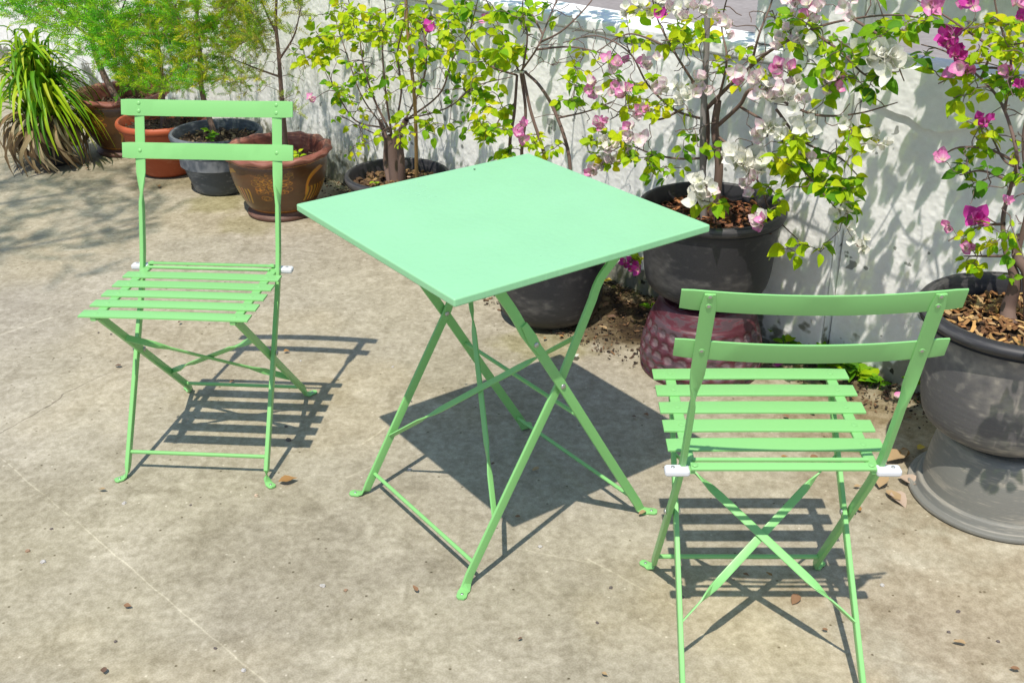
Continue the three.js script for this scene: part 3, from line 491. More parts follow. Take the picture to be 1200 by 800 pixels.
class Plant {
  constructor(name, label, category, seed, group) { this.o = thing(name, label, category, group); this.r = rngOf(seed); this.nodes = []; this.twigs = []; this.leaves = []; this.tips = []; }
  rnd(a, b) { return a + (b - a) * this.r(); }
  limb(pts, r0, r1, name = 'branch', radial = 7) {
    if (name !== 'trunk') { r0 *= 0.8; r1 *= 0.75; } const w = pts.map((p) => p.clone()), g = tube(w, r0, r1, radial, Math.max(6, pts.length * 5)); part(name, g, barkM, this.o);
    const P = g.userData.points; P.forEach((p, i) => this.nodes.push({ p, r: lerp(r0, r1, i / P.length), d: P[Math.min(i + 1, P.length - 1)].clone().sub(P[Math.max(0, i - 1)]).normalize() }));
  }
  // nearest wood, with a liking for wood below the target
  near(t) { let b = null, bd = 1e9; for (const n of this.nodes) { const dx = t.x - n.p.x, dy = t.y - n.p.y, dz = t.z - n.p.z, d = dx * dx + dy * dy + dz * dz + (dy < 0 ? dy * dy * 0.6 : 0); if (d < bd) { bd = d; b = n; } } return b; }
  grow(t, r1 = 0.0011, wob = 0.075) {
    const n = this.near(t), L = n.p.distanceTo(t), m1 = n.p.clone().lerp(t, 0.35).addScaledVector(n.d, L * 0.18), m2 = n.p.clone().lerp(t, 0.7);
    for (const m of [m1, m2]) m.add(V(this.rnd(-1, 1), this.rnd(-0.3, 1), this.rnd(-1, 1)).multiplyScalar(L * wob)); const r0 = Math.min(n.r * 0.8, r1 + L * 0.011);
    const g = tube([n.p.clone(), m1, m2, t.clone()], Math.max(r0, r1), r1, 4, Math.max(4, Math.min(14, Math.round(L / 0.025)))); this.twigs.push(g);
    const P = g.userData.points; P.forEach((p, i) => { if (i) this.nodes.push({ p, r: lerp(r0, r1, i / P.length), d: P[Math.min(i + 1, P.length - 1)].clone().sub(P[i - 1]).normalize() }); });
    return P;
  }
  leaf(p, dir, nrm, size, ci) { this.leaves.push({ p, dir, nrm, size, ci }); }
  finishTwigs(mat = twigM) { if (!this.twigs.length) return; const m = part('twigs', mergeGeometries(this.twigs.map((g) => { const c = g.clone(); c.userData = {}; return c; })), mat, this.o); m.userData = { kind: 'stuff' }; }
  finishLeaves() {
    const inView = (l) => { const [x, y] = toPx(l.p); return x > -8 && x < 1208 && y > -8 && y < 808; };
    const a = this.leaves.map((l) => ({ l, k: (inView(l) ? 10 : 0) + l.size / Math.max(0.5, l.p.distanceTo(camera.position)) })).sort((x, y) => y.k - x.k), M = new THREE.Matrix4();
    const rest = [];
    a.forEach(({ l }, i) => {
      M.copy(orient(l.dir, l.nrm)); M.scale(V(l.size, l.size, l.size)); M.setPosition(l.p); const geo = leafGeos[Math.floor(this.r() * leafGeos.length)];
      if (i < 296) { const m = part('leaf', geo, leafMats[l.ci], this.o); m.applyMatrix4(M); }
      else { const g = geo.clone(); g.applyMatrix4(M); const c = PAL[l.ci], n = g.attributes.position.count, col = new Float32Array(n * 3); for (let k = 0; k < n; k++) { col[3 * k] = c.r; col[3 * k + 1] = c.g; col[3 * k + 2] = c.b; } g.setAttribute('color', new THREE.BufferAttribute(col, 3)); rest.push(g); }
    });
    if (rest.length) { const m = part('foliage', mergeGeometries(rest), foliageM, this.o); m.userData = { kind: 'stuff' }; }
  }
}
// clusters: [px, py, rx, ry, twigs, leaves per twig, leaf length, palette, off0, off1]
function leafy(pl, list) {
  const r = pl.r, targets = [];
  for (const [cx, cy, rx, ry, n, lv, size, pal, o0, o1] of list) for (let i = 0; i < n * (lv ? 1.5 : 1.25); i++) { const a = r() * 6.283, q = Math.sqrt(r()); targets.push({ t: atWall(cx + Math.cos(a) * q * rx, cy + Math.sin(a) * q * ry, pl.rnd(o0, o1)), lv, size, pal }); }
  targets.sort((a, b) => pl.near(a.t).p.distanceTo(a.t) - pl.near(b.t).p.distanceTo(b.t));
  for (const { t, lv, size, pal } of targets) {
    const P = pl.grow(t), n = Math.round(lv * pl.rnd(0.6, 1.4));
    for (let k = 0; k < n; k++) {
      const f = k === 0 ? 1 : 1 - Math.pow(r(), 1.3) * 0.55, i = Math.min(P.length - 1, Math.max(1, Math.round(f * (P.length - 1)))), p = P[i].clone(), d = P[i].clone().sub(P[i - 1]).normalize();
      const side = V(pl.rnd(-1, 1), pl.rnd(-0.5, 0.45), pl.rnd(-1, 1)).normalize(), dir = d.multiplyScalar(k === 0 ? 0.8 : 0.35).add(side).add(V(0, -0.2, 0));
      const nrm = V(pl.rnd(-0.7, 0.5), pl.rnd(0.25, 1), pl.rnd(-0.35, 0.9)); p.addScaledVector(dir.clone().normalize(), 0.006);
      pl.leaf(p, dir, nrm, size * pl.rnd(0.55, 1.1), pal[Math.floor(r() * pal.length)]);
    }
  }
}
const bare = (pl, list) => leafy(pl, list.map(([cx, cy, rx, ry, n, o0, o1]) => [cx, cy, rx, ry, n, 0, 0, [0], o0, o1]));
// flowers: [px, py, spread px, count, kinds, off, size]
function flowers(pl, list) {
  const r = pl.r;
  for (const [cx, cy, sp, n, kinds, off, size = 0.0255] of list) for (let i = 0; i < n * 1.6; i++) {
    const a = r() * 6.283, q = Math.sqrt(r()) * sp * 1.15, t = atWall(cx + Math.cos(a) * q, cy + Math.sin(a) * q, off + pl.rnd(-0.035, 0.035)); pl.grow(t, 0.0008, 0.08);
    const kind = bractKinds[kinds[Math.floor(r() * kinds.length)]], fl = new THREE.Group(); fl.name = 'flower'; pl.o.add(fl); fl.position.copy(t);
    const ax = V(pl.rnd(-0.9, 0.4), pl.rnd(0.0, 1.0), pl.rnd(0.2, 1)).normalize(), e1 = ax.clone().cross(V(0.3, 1, 0.2)).normalize(), e2 = ax.clone().cross(e1), ph = r() * 6.28, open = pl.rnd(0.5, 1.15);
    for (let k = 0; k < 3; k++) { const b = ph + k * 2.094 + pl.rnd(-0.2, 0.2), out = e1.clone().multiplyScalar(Math.cos(b)).addScaledVector(e2, Math.sin(b)), dir = ax.clone().multiplyScalar(Math.cos(open)).addScaledVector(out, Math.sin(open)), m = part('bract', kind[k], bractM, fl); const M = orient(dir, ax.clone().multiplyScalar(Math.sin(open)).addScaledVector(out, -Math.cos(open))), s = size * pl.rnd(0.85, 1.15); M.scale(V(s, s, s)); m.applyMatrix4(M); }
  }
}
const PX = (off, ...pts) => pts.map(([x, y, o = 0]) => atWall(x, y, off + o));
const soilPt = (x, y, z) => V(x, y, z);
const YG = [0, 0, 1, 1, 0, 2, 1, 4], MG = [1, 2, 2, 3, 0, 1], DG = [2, 3, 3, 1, 5];

{ // bougainvillea with the bamboo cane
  const b = new Plant('bougainvillea', 'leafy bougainvillea with a thick trunk beside a bamboo cane', 'shrub', 601, 'potted bougainvilleas along the wall');
  const base = V(-0.405, 0.215, -3.735);
  b.limb([base, ...PX(0.27, [461, 190], [459, 158])], 0.021, 0.016, 'trunk', 10);
  b.limb([base.clone().add(V(0.02, 0, 0.01)), ...PX(0.275, [470, 188], [468, 160], [476, 140])], 0.014, 0.010, 'trunk', 9);
  b.limb([base.clone().add(V(-0.02, 0, 0.0)), ...PX(0.265, [452, 190], [452, 165], [445, 140])], 0.011, 0.008, 'trunk', 9);
  const fan = [[[459, 158], [440, 120], [428, 85], [420, 40], [408, 0]], [[459, 158], [452, 110], [448, 60], [452, 20], [446, -40]], [[462, 155], [470, 110], [466, 60], [474, 20], [470, -50]], [[470, 150], [492, 105], [500, 60], [496, 20], [510, -40]], [[474, 142], [515, 110], [530, 70], [548, 40], [560, 0]], [[450, 150], [415, 140], [395, 110], [380, 80], [366, 70]], [[455, 155], [425, 115], [405, 60], [392, 20]], [[476, 140], [520, 128], [560, 100], [600, 90]], [[452, 162], [425, 150], [408, 140], [398, 135]]];
  fan.forEach((f, i) => b.limb(PX(0.27, ...f.map(([x, y], k) => [x, y, (b.r() - 0.5) * 0.14 * k])), 0.0056 - 0.0003 * i, 0.0020));
  bare(b, [[470, 110, 50, 45, 60, 0.18, 0.38], [480, 50, 60, 45, 50, 0.12, 0.42], [540, 130, 30, 25, 8, 0.15, 0.3], [430, 140, 40, 30, 10, 0.2, 0.35]]);
  leafy(b, [[365, 65, 24, 22, 7, 5, 0.040, YG, 0.28, 0.42], [400, 35, 40, 32, 22, 5, 0.036, YG, 0.15, 0.42], [450, 25, 45, 28, 22, 5, 0.036, YG, 0.2, 0.45], [500, 40, 42, 34, 22, 5, 0.038, YG, 0.18, 0.45], [535, 60, 26, 40, 9, 5, 0.036, MG, 0.18, 0.4], [410, 95, 28, 30, 15, 5, 0.030, MG, 0.2, 0.4], [460, 85, 45, 28, 9, 4, 0.034, MG, 0.25, 0.45], [412, 150, 22, 34, 9, 4, 0.028, YG, 0.25, 0.4], [470, 150, 30, 22, 6, 5, 0.034, YG, 0.3, 0.44], [545, 115, 28, 22, 7, 4, 0.032, DG, 0.15, 0.34], [505, 140, 26, 20, 4, 3, 0.034, MG, 0.2, 0.36]]);
  leafy(b, [[460, -70, 110, 50, 22, 6, 0.042, MG, 0.05, 0.27], [470, -180, 90, 60, 10, 6, 0.042, MG, 0.05, 0.27]]);
  flowers(b, [[505, 36, 6, 2, ['magenta'], 0.4, 0.024], [367, 115, 3, 1, ['pink'], 0.36, 0.022], [570, 22, 3, 1, ['pink'], 0.25, 0.022]]);
  b.finishTwigs(); b.finishLeaves();
  const cane = new THREE.Mesh(tube([V(-0.33, 0.21, -3.70), ...PX(0.29, [486, 120], [478, 40], [474, -30])], 0.0065, 0.0055, 8, 10), caneM); tagged(cane, 'bamboo_cane', 'thin brown bamboo cane pushed into the soil beside the thick trunk', 'cane');
}
{ // bougainvillea behind the table, stems tied together
  const b = new Plant('bougainvillea', 'bougainvillea with bare stems tied together behind the table', 'shrub', 602, 'potted bougainvilleas along the wall');
  const s = V(0.116, 0.25, -3.12);
  [[[598, 180], [603, 130], [606, 88]], [[612, 190], [616, 130], [610, 84]], [[640, 190], [622, 130], [613, 86]], [[668, 192], [650, 130], [632, 100], [615, 84]]].forEach((f, i) => b.limb([s.clone().add(V((i - 1.5) * 0.02, 0, 0.01 * i)), ...PX(0.3, ...f)], 0.0075, 0.0055, 'stem', 7));
  [[[610, 84], [630, 55], [642, 25], [660, -20], [668, -70]], [[608, 84], [596, 55], [582, 25], [560, -20]], [[612, 84], [618, 45], [612, 15], [620, -40]], [[632, 50], [660, 35], [690, 5], [705, -20]], [[636, 40], [620, 10], [605, -20]], [[628, 58], [670, 55], [705, 62], [740, 72]], [[606, 88], [580, 80], [560, 60], [545, 40]], [[655, 138], [690, 130], [720, 118]], [[604, 120], [585, 140], [575, 165]]].forEach((f) => b.limb(PX(0.3, ...f.map(([x, y], k) => [x, y, (b.r() - 0.5) * 0.1 * k])), 0.0042, 0.0017));
  bare(b, [[660, 40, 55, 40, 30, 0.15, 0.4], [700, 80, 45, 45, 18, 0.12, 0.4], [610, 60, 40, 40, 14, 0.2, 0.4], [670, 110, 40, 40, 10, 0.2, 0.36]]);
  leafy(b, [[585, 50, 30, 32, 13, 5, 0.044, YG, 0.25, 0.46], [560, 95, 24, 24, 8, 5, 0.038, YG, 0.25, 0.4], [575, 135, 22, 26, 9, 5, 0.036, YG, 0.28, 0.42], [585, 165, 18, 20, 6, 5, 0.036, MG, 0.28, 0.42], [640, 165, 22, 22, 6, 5, 0.032, YG, 0.28, 0.4], [672, 105, 24, 22, 6, 4, 0.036, MG, 0.25, 0.42], [610, 15, 45, 18, 9, 5, 0.038, MG, 0.2, 0.42], [690, 65, 30, 20, 4, 3, 0.036, YG, 0.22, 0.4], [548, 20, 22, 22, 6, 5, 0.038, MG, 0.2, 0.4], [730, 130, 14, 40, 3, 3, 0.034, MG, 0.25, 0.36], [545, 160, 12, 16, 2, 3, 0.036, DG, 0.2, 0.32], [745, 298, 14, 8, 3, 4, 0.03, YG, 0.2, 0.24]]);
  leafy(b, [[620, -80, 100, 55, 14, 6, 0.042, MG, 0.05, 0.27], [640, -190, 80, 60, 7, 6, 0.042, MG, 0.05, 0.27]]);
  flowers(b, [[614, 154, 8, 3, ['pink'], 0.4, 0.028], [742, 307, 10, 4, ['magenta'], 0.23, 0.024]]);
  b.finishTwigs(); b.finishLeaves();
  const tie = new THREE.Mesh(new THREE.TorusGeometry(0.017, 0.0035, 8, 20), std({ color: lin(0.6, 0.58, 0.52), roughness: 0.8 })); tie.rotation.x = Math.PI / 2 - 0.15; tie.position.copy(atWall(610, 84, 0.3)); tagged(tie, 'plant_tie', 'pale string tie round the bare bougainvillea stems', 'tie');
}
{ // white and pink bougainvillea in the raised black pot
  const b = new Plant('bougainvillea', 'bougainvillea covered in white and pink flowers in the raised black pot', 'shrub', 603, 'potted bougainvilleas along the wall');
  const s = V(0.54, 0.42, -2.80);
  b.limb([s, ...PX(0.26, [843, 195], [838, 150], [842, 118])], 0.0125, 0.009, 'trunk', 9);
  b.limb([s.clone().add(V(-0.02, 0, 0)), ...PX(0.255, [824, 200], [829, 160], [826, 120], [812, 95])], 0.009, 0.006, 'trunk', 8);
  const L = [[[826, 130], [850, 105], [880, 78], [910, 55], [950, 35], [1000, 22], [1060, 18], [1110, 30]], [[838, 150], [868, 122], [880, 105], [915, 118], [960, 135], [1010, 132], [1052, 120]], [[812, 95], [790, 60], [770, 20], [760, -30]], [[826, 140], [790, 128], [760, 100], [738, 62], [700, 42], [660, 50]], [[830, 185], [800, 186], [770, 182], [735, 170], [715, 178]], [[842, 118], [852, 70], [846, 30], [860, -30]], [[880, 78], [890, 40], [905, 0], [915, -60]], [[866, 124], [905, 150], [930, 185], [955, 215], [985, 250]], [[950, 35], [985, 60], [1020, 90], [1045, 80]], [[842, 160], [870, 185], [890, 215], [905, 250], [940, 285]], [[910, 128], [940, 165], [985, 185], [1005, 205]], [[800, 128], [770, 140], [740, 130], [715, 140]], [[790, 60], [760, 45], [735, 40], [700, 60]], [[1000, 22], [1040, 50], [1060, 95]], [[930, 45], [960, 10], [985, -40]]];
  L.forEach((f, i) => b.limb(PX(0.27, ...f.map(([x, y], k) => [x, y, (b.r() - 0.45) * 0.06 * k])), i < 2 ? 0.0072 : 0.0046, 0.0018));
  bare(b, [[780, 100, 80, 60, 40, 0.14, 0.42], [870, 60, 70, 55, 30, 0.14, 0.42], [930, 160, 70, 50, 20, 0.16, 0.4], [730, 160, 50, 35, 12, 0.2, 0.4], [980, 80, 50, 50, 14, 0.15, 0.4]]);
  leafy(b, [[760, 30, 40, 24, 8, 5, 0.036, YG, 0.2, 0.42], [820, 35, 30, 22, 7, 5, 0.034, YG, 0.25, 0.42], [935, 30, 30, 26, 8, 5, 0.036, MG, 0.22, 0.44], [985, 45, 36, 28, 9, 5, 0.036, MG, 0.22, 0.44], [1030, 60, 26, 36, 7, 4, 0.040, MG, 0.2, 0.4], [960, 95, 28, 20, 6, 4, 0.040, MG, 0.25, 0.42], [1012, 92, 26, 18, 4, 4, 0.042, DG, 0.2, 0.36], [780, 110, 40, 26, 8, 4, 0.034, YG, 0.28, 0.44], [725, 110, 24, 26, 5, 4, 0.040, MG, 0.26, 0.42], [720, 170, 30, 24, 9, 5, 0.034, YG, 0.28, 0.44], [770, 195, 30, 16, 6, 4, 0.034, MG, 0.3, 0.42], [815, 165, 26, 20, 4, 4, 0.036, MG, 0.3, 0.42], [920, 180, 34, 26, 11, 5, 0.036, YG, 0.28, 0.44], [960, 200, 36, 24, 9, 5, 0.040, MG, 0.26, 0.42], [985, 225, 24, 30, 8, 5, 0.040, MG, 0.26, 0.4], [1010, 160, 24, 16, 5, 5, 0.036, YG, 0.26, 0.4], [905, 230, 22, 22, 5, 4, 0.034, MG, 0.3, 0.42], [945, 290, 24, 12, 3, 4, 0.038, YG, 0.28, 0.36], [920, 290, 8, 6, 1, 1, 0.05, [0], 0.3, 0.34], [835, 230, 20, 14, 3, 3, 0.044, YG, 0.34, 0.42], [890, 90, 30, 26, 5, 4, 0.034, YG, 0.26, 0.42], [860, 60, 24, 20, 4, 4, 0.032, YG, 0.26, 0.4], [1050, 30, 30, 14, 6, 4, 0.038, MG, 0.2, 0.4], [760, 195, 12, 20, 2, 3, 0.034, MG, 0.3, 0.4]]);
  leafy(b, [[880, -60, 130, 40, 26, 6, 0.042, MG, 0.05, 0.27], [900, -170, 120, 60, 16, 6, 0.042, MG, 0.05, 0.27], [1030, -60, 60, 50, 8, 5, 0.042, MG, 0.05, 0.27]]);
  const WB = ['white', 'blush'], BP = ['blush', 'pink', 'blush'], PB = ['pink', 'blush'];
  flowers(b, [[705, 182, 12, 5, WB, 0.38], [728, 188, 14, 6, ['blush', 'white'], 0.38], [712, 168, 8, 3, ['white'], 0.4], [745, 155, 12, 5, BP, 0.4], [706, 142, 8, 4, PB, 0.4], [697, 103, 7, 3, PB, 0.36], [728, 106, 11, 4, BP, 0.38], [762, 75, 10, 3, BP, 0.34], [722, 70, 9, 3, BP, 0.34], [772, 102, 9, 3, ['white', 'blush'], 0.4], [795, 112, 12, 5, ['white'], 0.4], [818, 100, 9, 4, ['white', 'blush'], 0.38], [755, 135, 8, 2, PB, 0.38],
    [820, 215, 5, 2, ['white'], 0.42, 0.036], [816, 232, 7, 3, ['white'], 0.43, 0.036], [836, 222, 6, 2, ['white', 'blush'], 0.42], [882, 218, 10, 4, BP, 0.4], [890, 258, 9, 4, ['blush', 'white', 'pink'], 0.41], [866, 182, 12, 6, ['white'], 0.4, 0.035], [882, 195, 12, 6, ['white'], 0.4, 0.035], [888, 155, 10, 5, WB, 0.4], [912, 152, 11, 5, ['white'], 0.4], [868, 92, 10, 4, BP, 0.38], [890, 98, 12, 5, WB, 0.4], [905, 112, 14, 7, ['blush', 'white'], 0.4], [930, 110, 15, 8, WB, 0.4], [918, 88, 12, 5, BP, 0.4], [945, 150, 12, 4, ['white'], 0.38], [970, 98, 12, 5, BP, 0.38], [925, 47, 14, 6, ['blush', 'white'], 0.38], [950, 50, 8, 3, ['white'], 0.36], [1022, 62, 12, 6, ['white'], 0.36, 0.036], [1040, 72, 12, 6, ['white'], 0.36, 0.036], [1028, 166, 10, 4, ['white'], 0.36], [988, 150, 8, 2, ['white'], 0.34], [992, 258, 12, 4, ['white'], 0.33], [1008, 285, 10, 3, ['white'], 0.32], [945, 188, 6, 2, ['blush'], 0.36], [700, 200, 10, 4, ['blush', 'pink'], 0.36],
    [765, 8, 14, 6, ['white', 'white', 'blush'], 0.36], [795, 8, 14, 6, WB, 0.36], [825, 10, 15, 6, ['blush', 'white'], 0.38], [850, 30, 9, 3, WB, 0.36], [930, 10, 12, 5, BP, 0.38], [955, 12, 12, 5, BP, 0.38], [770, 18, 4, 1, ['magenta'], 0.36], [740, 8, 8, 3, ['white'], 0.34], [1000, 10, 10, 2, ['blush'], 0.34]]);
  b.finishTwigs(); b.finishLeaves();
  const stake = new THREE.Mesh(tube([V(0.515, 0.41, -2.79), ...PX(0.285, [824, 150], [828, 60], [830, -20])], 0.009, 0.0075, 8, 10), greyCaneM); tagged(stake, 'wooden_stake', 'weathered grey wooden stake among the white flowers', 'stake');
}
{ // magenta bougainvillea in the charcoal pot
  const b = new Plant('bougainvillea', 'sparse bougainvillea with magenta flowers in the charcoal pot', 'shrub', 604, 'potted bougainvilleas along the wall');
  const s = V(1.07, 0.42, -2.14);
  b.limb([s, ...PX(0.3, [1182, 362], [1190, 330], [1184, 305])], 0.02, 0.0085, 'trunk', 10); b.limb([s.clone().add(V(0.045, 0, 0.01)), ...PX(0.3, [1208, 350], [1204, 318], [1192, 300], [1196, 275])], 0.017, 0.008, 'trunk', 10);
  const L = [[[1190, 330], [1180, 300], [1176, 255], [1186, 215], [1192, 180], [1178, 130], [1150, 92], [1112, 62], [1080, 52]], [[1192, 300], [1205, 240], [1200, 160], [1215, 80], [1205, 0]], [[1178, 130], [1185, 70], [1170, 20], [1160, -40]], [[1192, 190], [1160, 175], [1130, 172], [1100, 185]], [[1178, 262], [1150, 265], [1125, 275], [1112, 282]], [[1150, 92], [1165, 60], [1200, 50]], [[1190, 215], [1150, 200], [1125, 205]], [[1205, 200], [1180, 190], [1165, 165], [1150, 140]], [[1185, 70], [1140, 40], [1110, 20], [1075, 0]], [[1180, 300], [1150, 300], [1130, 300]], [[1200, 100], [1170, 80], [1130, 85], [1100, 98]]];
  L.forEach((f, i) => b.limb(PX(0.3, ...f.map(([x, y], k) => [x, y, (b.r() - 0.5) * 0.05 * k])), i < 2 ? 0.008 : 0.0042, 0.0017));
  bare(b, [[1180, 130, 40, 60, 26, 0.2, 0.42], [1165, 250, 35, 50, 16, 0.2, 0.4], [1150, 60, 45, 40, 14, 0.2, 0.4]]);
  leafy(b, [[1100, 20, 30, 16, 5, 4, 0.030, MG, 0.2, 0.4], [1150, 50, 30, 24, 9, 5, 0.026, YG, 0.24, 0.42], [1185, 40, 24, 36, 9, 5, 0.028, YG, 0.24, 0.42], [1180, 100, 24, 26, 8, 5, 0.028, MG, 0.22, 0.4], [1135, 105, 24, 22, 5, 4, 0.038, YG, 0.26, 0.4], [1150, 150, 22, 16, 5, 4, 0.030, YG, 0.26, 0.4], [1085, 75, 14, 14, 2, 4, 0.042, DG, 0.24, 0.36], [1140, 205, 26, 22, 6, 4, 0.032, DG, 0.22, 0.38], [1150, 185, 20, 14, 4, 4, 0.028, MG, 0.26, 0.38], [1150, 275, 26, 16, 6, 5, 0.026, YG, 0.28, 0.4], [1190, 280, 14, 22, 4, 4, 0.028, MG, 0.28, 0.4], [1135, 305, 14, 10, 3, 4, 0.03, YG, 0.3, 0.38], [1192, 175, 14, 30, 4, 4, 0.03, MG, 0.26, 0.4], [1180, 322, 6, 5, 1, 5, 0.024, [2], 0.3, 0.34]]);
  leafy(b, [[1180, -60, 90, 50, 22, 6, 0.042, MG, 0.05, 0.27], [1240, -160, 110, 70, 24, 6, 0.042, MG, 0.05, 0.27], [1290, 60, 60, 90, 26, 6, 0.036, MG, 0.05, 0.27], [1270, 220, 50, 70, 12, 5, 0.034, MG, 0.05, 0.27], [1120, -150, 90, 60, 12, 6, 0.042, MG, 0.05, 0.27], [1400, 0, 60, 120, 20, 6, 0.036, MG, 0.05, 0.27]]);
  leafy(b, [[1262, 318, 26, 34, 5, 5, 0.036, MG, 0.62, 0.70]]);
  flowers(b, [[1112, 40, 5, 3, ['magenta'], 0.36, 0.026], [1114, 55, 6, 3, ['magenta'], 0.36, 0.027], [1122, 68, 5, 3, ['magenta'], 0.36, 0.026], [1128, 84, 7, 3, ['pink'], 0.36, 0.028], [1152, 141, 5, 3, ['magenta'], 0.36, 0.024], [1146, 256, 5, 2, ['magenta'], 0.36, 0.032], [1104, 186, 5, 2, ['pink'], 0.36, 0.024], [1112, 268, 4, 1, ['pink'], 0.36, 0.022], [1135, 290, 4, 2, ['pink'], 0.36, 0.020], [1088, 4, 7, 3, ['pink'], 0.34, 0.028], [1136, 3, 6, 3, ['pink', 'magenta'], 0.36, 0.024], [1175, 83, 4, 2, ['pink'], 0.36, 0.02], [1194, 8, 4, 2, ['pink'], 0.36, 0.022], [1198, 22, 4, 2, ['magenta'], 0.36, 0.02], [1198, 100, 3, 2, ['magenta'], 0.36, 0.02], [1182, 238, 3, 1, ['pink'], 0.36, 0.02]]);
  b.finishTwigs(); b.finishLeaves();
}

// feathery shrubs: sprigs of fine needles
function sprigGeo(seed, n = 34) {
  const r = rngOf(seed), gs = [], L = 1;
  const stem = tube([V(0, 0, 0), V(0.35, 0.05, 0.02), V(0.7, 0.06, -0.02), V(1, 0.02, 0)], 0.012, 0.005, 3, 4); gs.push(stem);
  const pos = [], idx = [];
  for (let i = 0; i < n; i++) { const t = 0.12 + 0.88 * i / n, a = i * 2.4 + r() * 0.6, p = V(t, 0.06 * Math.sin(t * 3), 0), out = V(0.55 + 0.5 * t, Math.cos(a), Math.sin(a)).normalize(), len = (0.20 + 0.08 * r()) * (1 - 0.35 * t), side = out.clone().cross(V(Math.sin(a), 0.4, Math.cos(a))).normalize().multiplyScalar(0.022), tip = p.clone().addScaledVector(out, len), mid = p.clone().addScaledVector(out, len * 0.55).add(V(0, 0.01, 0)); const b = pos.length / 3;
    for (const q of [p, mid.clone().add(side), mid.clone().sub(side), tip]) pos.push(q.x, q.y, q.z); idx.push(b, b + 1, b + 2, b + 1, b + 3, b + 2); }
  const g = new THREE.BufferGeometry(); g.setAttribute('position', new THREE.Float32BufferAttribute(pos, 3)); g.setIndex(idx); g.computeVertexNormals(); stem.userData = {}; return { needles: g, stem };
}
const sprigs = [1, 2, 3].map((s) => sprigGeo(700 + s));
const needleM = new THREE.MeshPhysicalMaterial({ color: 0xffffff, roughness: 0.7, specularIntensity: 0.3, transmission: 0.4, thickness: 0 });
const shrubTwigM = std({ color: lin(0.22, 0.155, 0.095), roughness: 0.9 });
function feathery(name, label, seed, trunk, r0, clusters, cols, off, category = 'shrub', group = 'feathery shrubs in pots') {
  const b = new Plant(name, label, category, seed, group), spots = [];
  trunk.forEach((t, i) => b.limb(t, i ? r0 * 0.55 : r0, r0 * (i ? 0.2 : 0.4), i ? 'branch' : 'trunk', 8));
  const tg = []; for (const [at, n, per, size] of clusters) for (let i = 0; i < n; i++) tg.push({ t: at(b), per, size });
  tg.sort((x, y) => b.near(x.t).p.distanceTo(x.t) - b.near(y.t).p.distanceTo(y.t));
  for (const { t, per, size } of tg) { const P = b.grow(t, 0.0008, 0.12); for (let k = 0; k < per; k++) { const i = Math.min(P.length - 1, Math.max(1, Math.round((1 - 0.75 * b.r()) * (P.length - 1)))), d = P[i].clone().sub(P[i - 1]).normalize().multiplyScalar(0.7).add(V(b.rnd(-1, 1), b.rnd(-0.3, 1.1), b.rnd(-1, 1))); spots.push({ p: P[i], d, s: size * b.rnd(0.6, 1.2) }); } }
  b.finishTwigs(shrubTwigM);
  sprigs.forEach((sp, v) => { const mine = spots.filter((_, i) => i % 3 === v); if (!mine.length) return; for (const [geo, mat, nm, col] of [[sp.needles, needleM, 'needles', true], [sp.stem, shrubTwigM, 'sprig_stems', false]]) { const m = new THREE.InstancedMesh(geo, mat, mine.length); m.name = nm; m.userData = { kind: 'stuff' }; mine.forEach((q, i) => { const M = orient(q.d, V(0.1, 1, 0.3)); M.scale(V(q.s, q.s, q.s)); M.setPosition(q.p); m.setMatrixAt(i, M); if (col) { const rr = rngOf(i * 31 + v * 7 + seed), c = cols[Math.floor(rr() * cols.length)].clone().multiplyScalar(0.85 + 0.55 * rr()); m.setColorAt(i, c); } }); b.o.add(m); } });
  return b;
}
const ell = (cx, cy, rx, ry, o0, o1) => (b) => { const a = b.r() * 6.283, q = Math.sqrt(b.r()); return atWall(cx + Math.cos(a) * q * rx, cy + Math.sin(a) * q * ry, b.rnd(o0, o1)); };
const GRN = [lin(0.18, 0.55, 0.015), lin(0.28, 0.60, 0.015), lin(0.11, 0.40, 0.015), lin(0.38, 0.62, 0.02)], YLW = [lin(0.55, 0.62, 0.02), lin(0.42, 0.56, 0.02), lin(0.62, 0.60, 0.04), lin(0.26, 0.50, 0.015)], OLV = [lin(0.32, 0.44, 0.04), lin(0.40, 0.40, 0.06), lin(0.20, 0.38, 0.02)];
const P0 = V(-1.755, 0.19, -4.95), P1 = V(-1.476, 0.18, -4.616), P2 = V(-1.19, 0.19, -4.38), P3 = V(-0.86, 0.19, -4.12);
feathery('feathery_shrub', 'bright green feathery shrub in the frilled pot by the strap leaved clump', 801, [[P0, ...PX(0.4, [120, 85], [108, 50], [104, 0], [100, -60])], PX(0.4, [112, 62], [135, 30], [150, -10]), PX(0.4, [108, 45], [70, 15], [40, -20])], 0.016, [[ell(60, 10, 60, 26, 0.25, 0.6), 40, 6, 0.10], [ell(110, 40, 42, 34, 0.3, 0.65), 42, 6, 0.09], [ell(120, 80, 26, 16, 0.3, 0.5), 20, 0, 0], [ell(20, -50, 80, 40, 0.2, 0.7), 30, 6, 0.12], [ell(110, -60, 60, 40, 0.2, 0.7), 36, 6, 0.12]], GRN, 0.4);
feathery('feathery_shrub', 'green feathery shrub with brown twigs in the terracotta orange pot', 802, [[P1, ...PX(0.42, [188, 80], [182, 40], [170, 0], [165, -50])], PX(0.42, [184, 60], [160, 40], [145, 10]), PX(0.42, [182, 45], [205, 20], [212, -10])], 0.012, [[ell(150, 60, 26, 42, 0.4, 0.62), 46, 6, 0.085], [ell(185, 30, 38, 36, 0.35, 0.6), 40, 5, 0.09], [ell(175, 88, 36, 24, 0.38, 0.58), 44, 3, 0.07], [ell(170, -50, 50, 40, 0.3, 0.7), 34, 6, 0.11]], [...GRN, ...YLW.slice(0, 2)], 0.42);
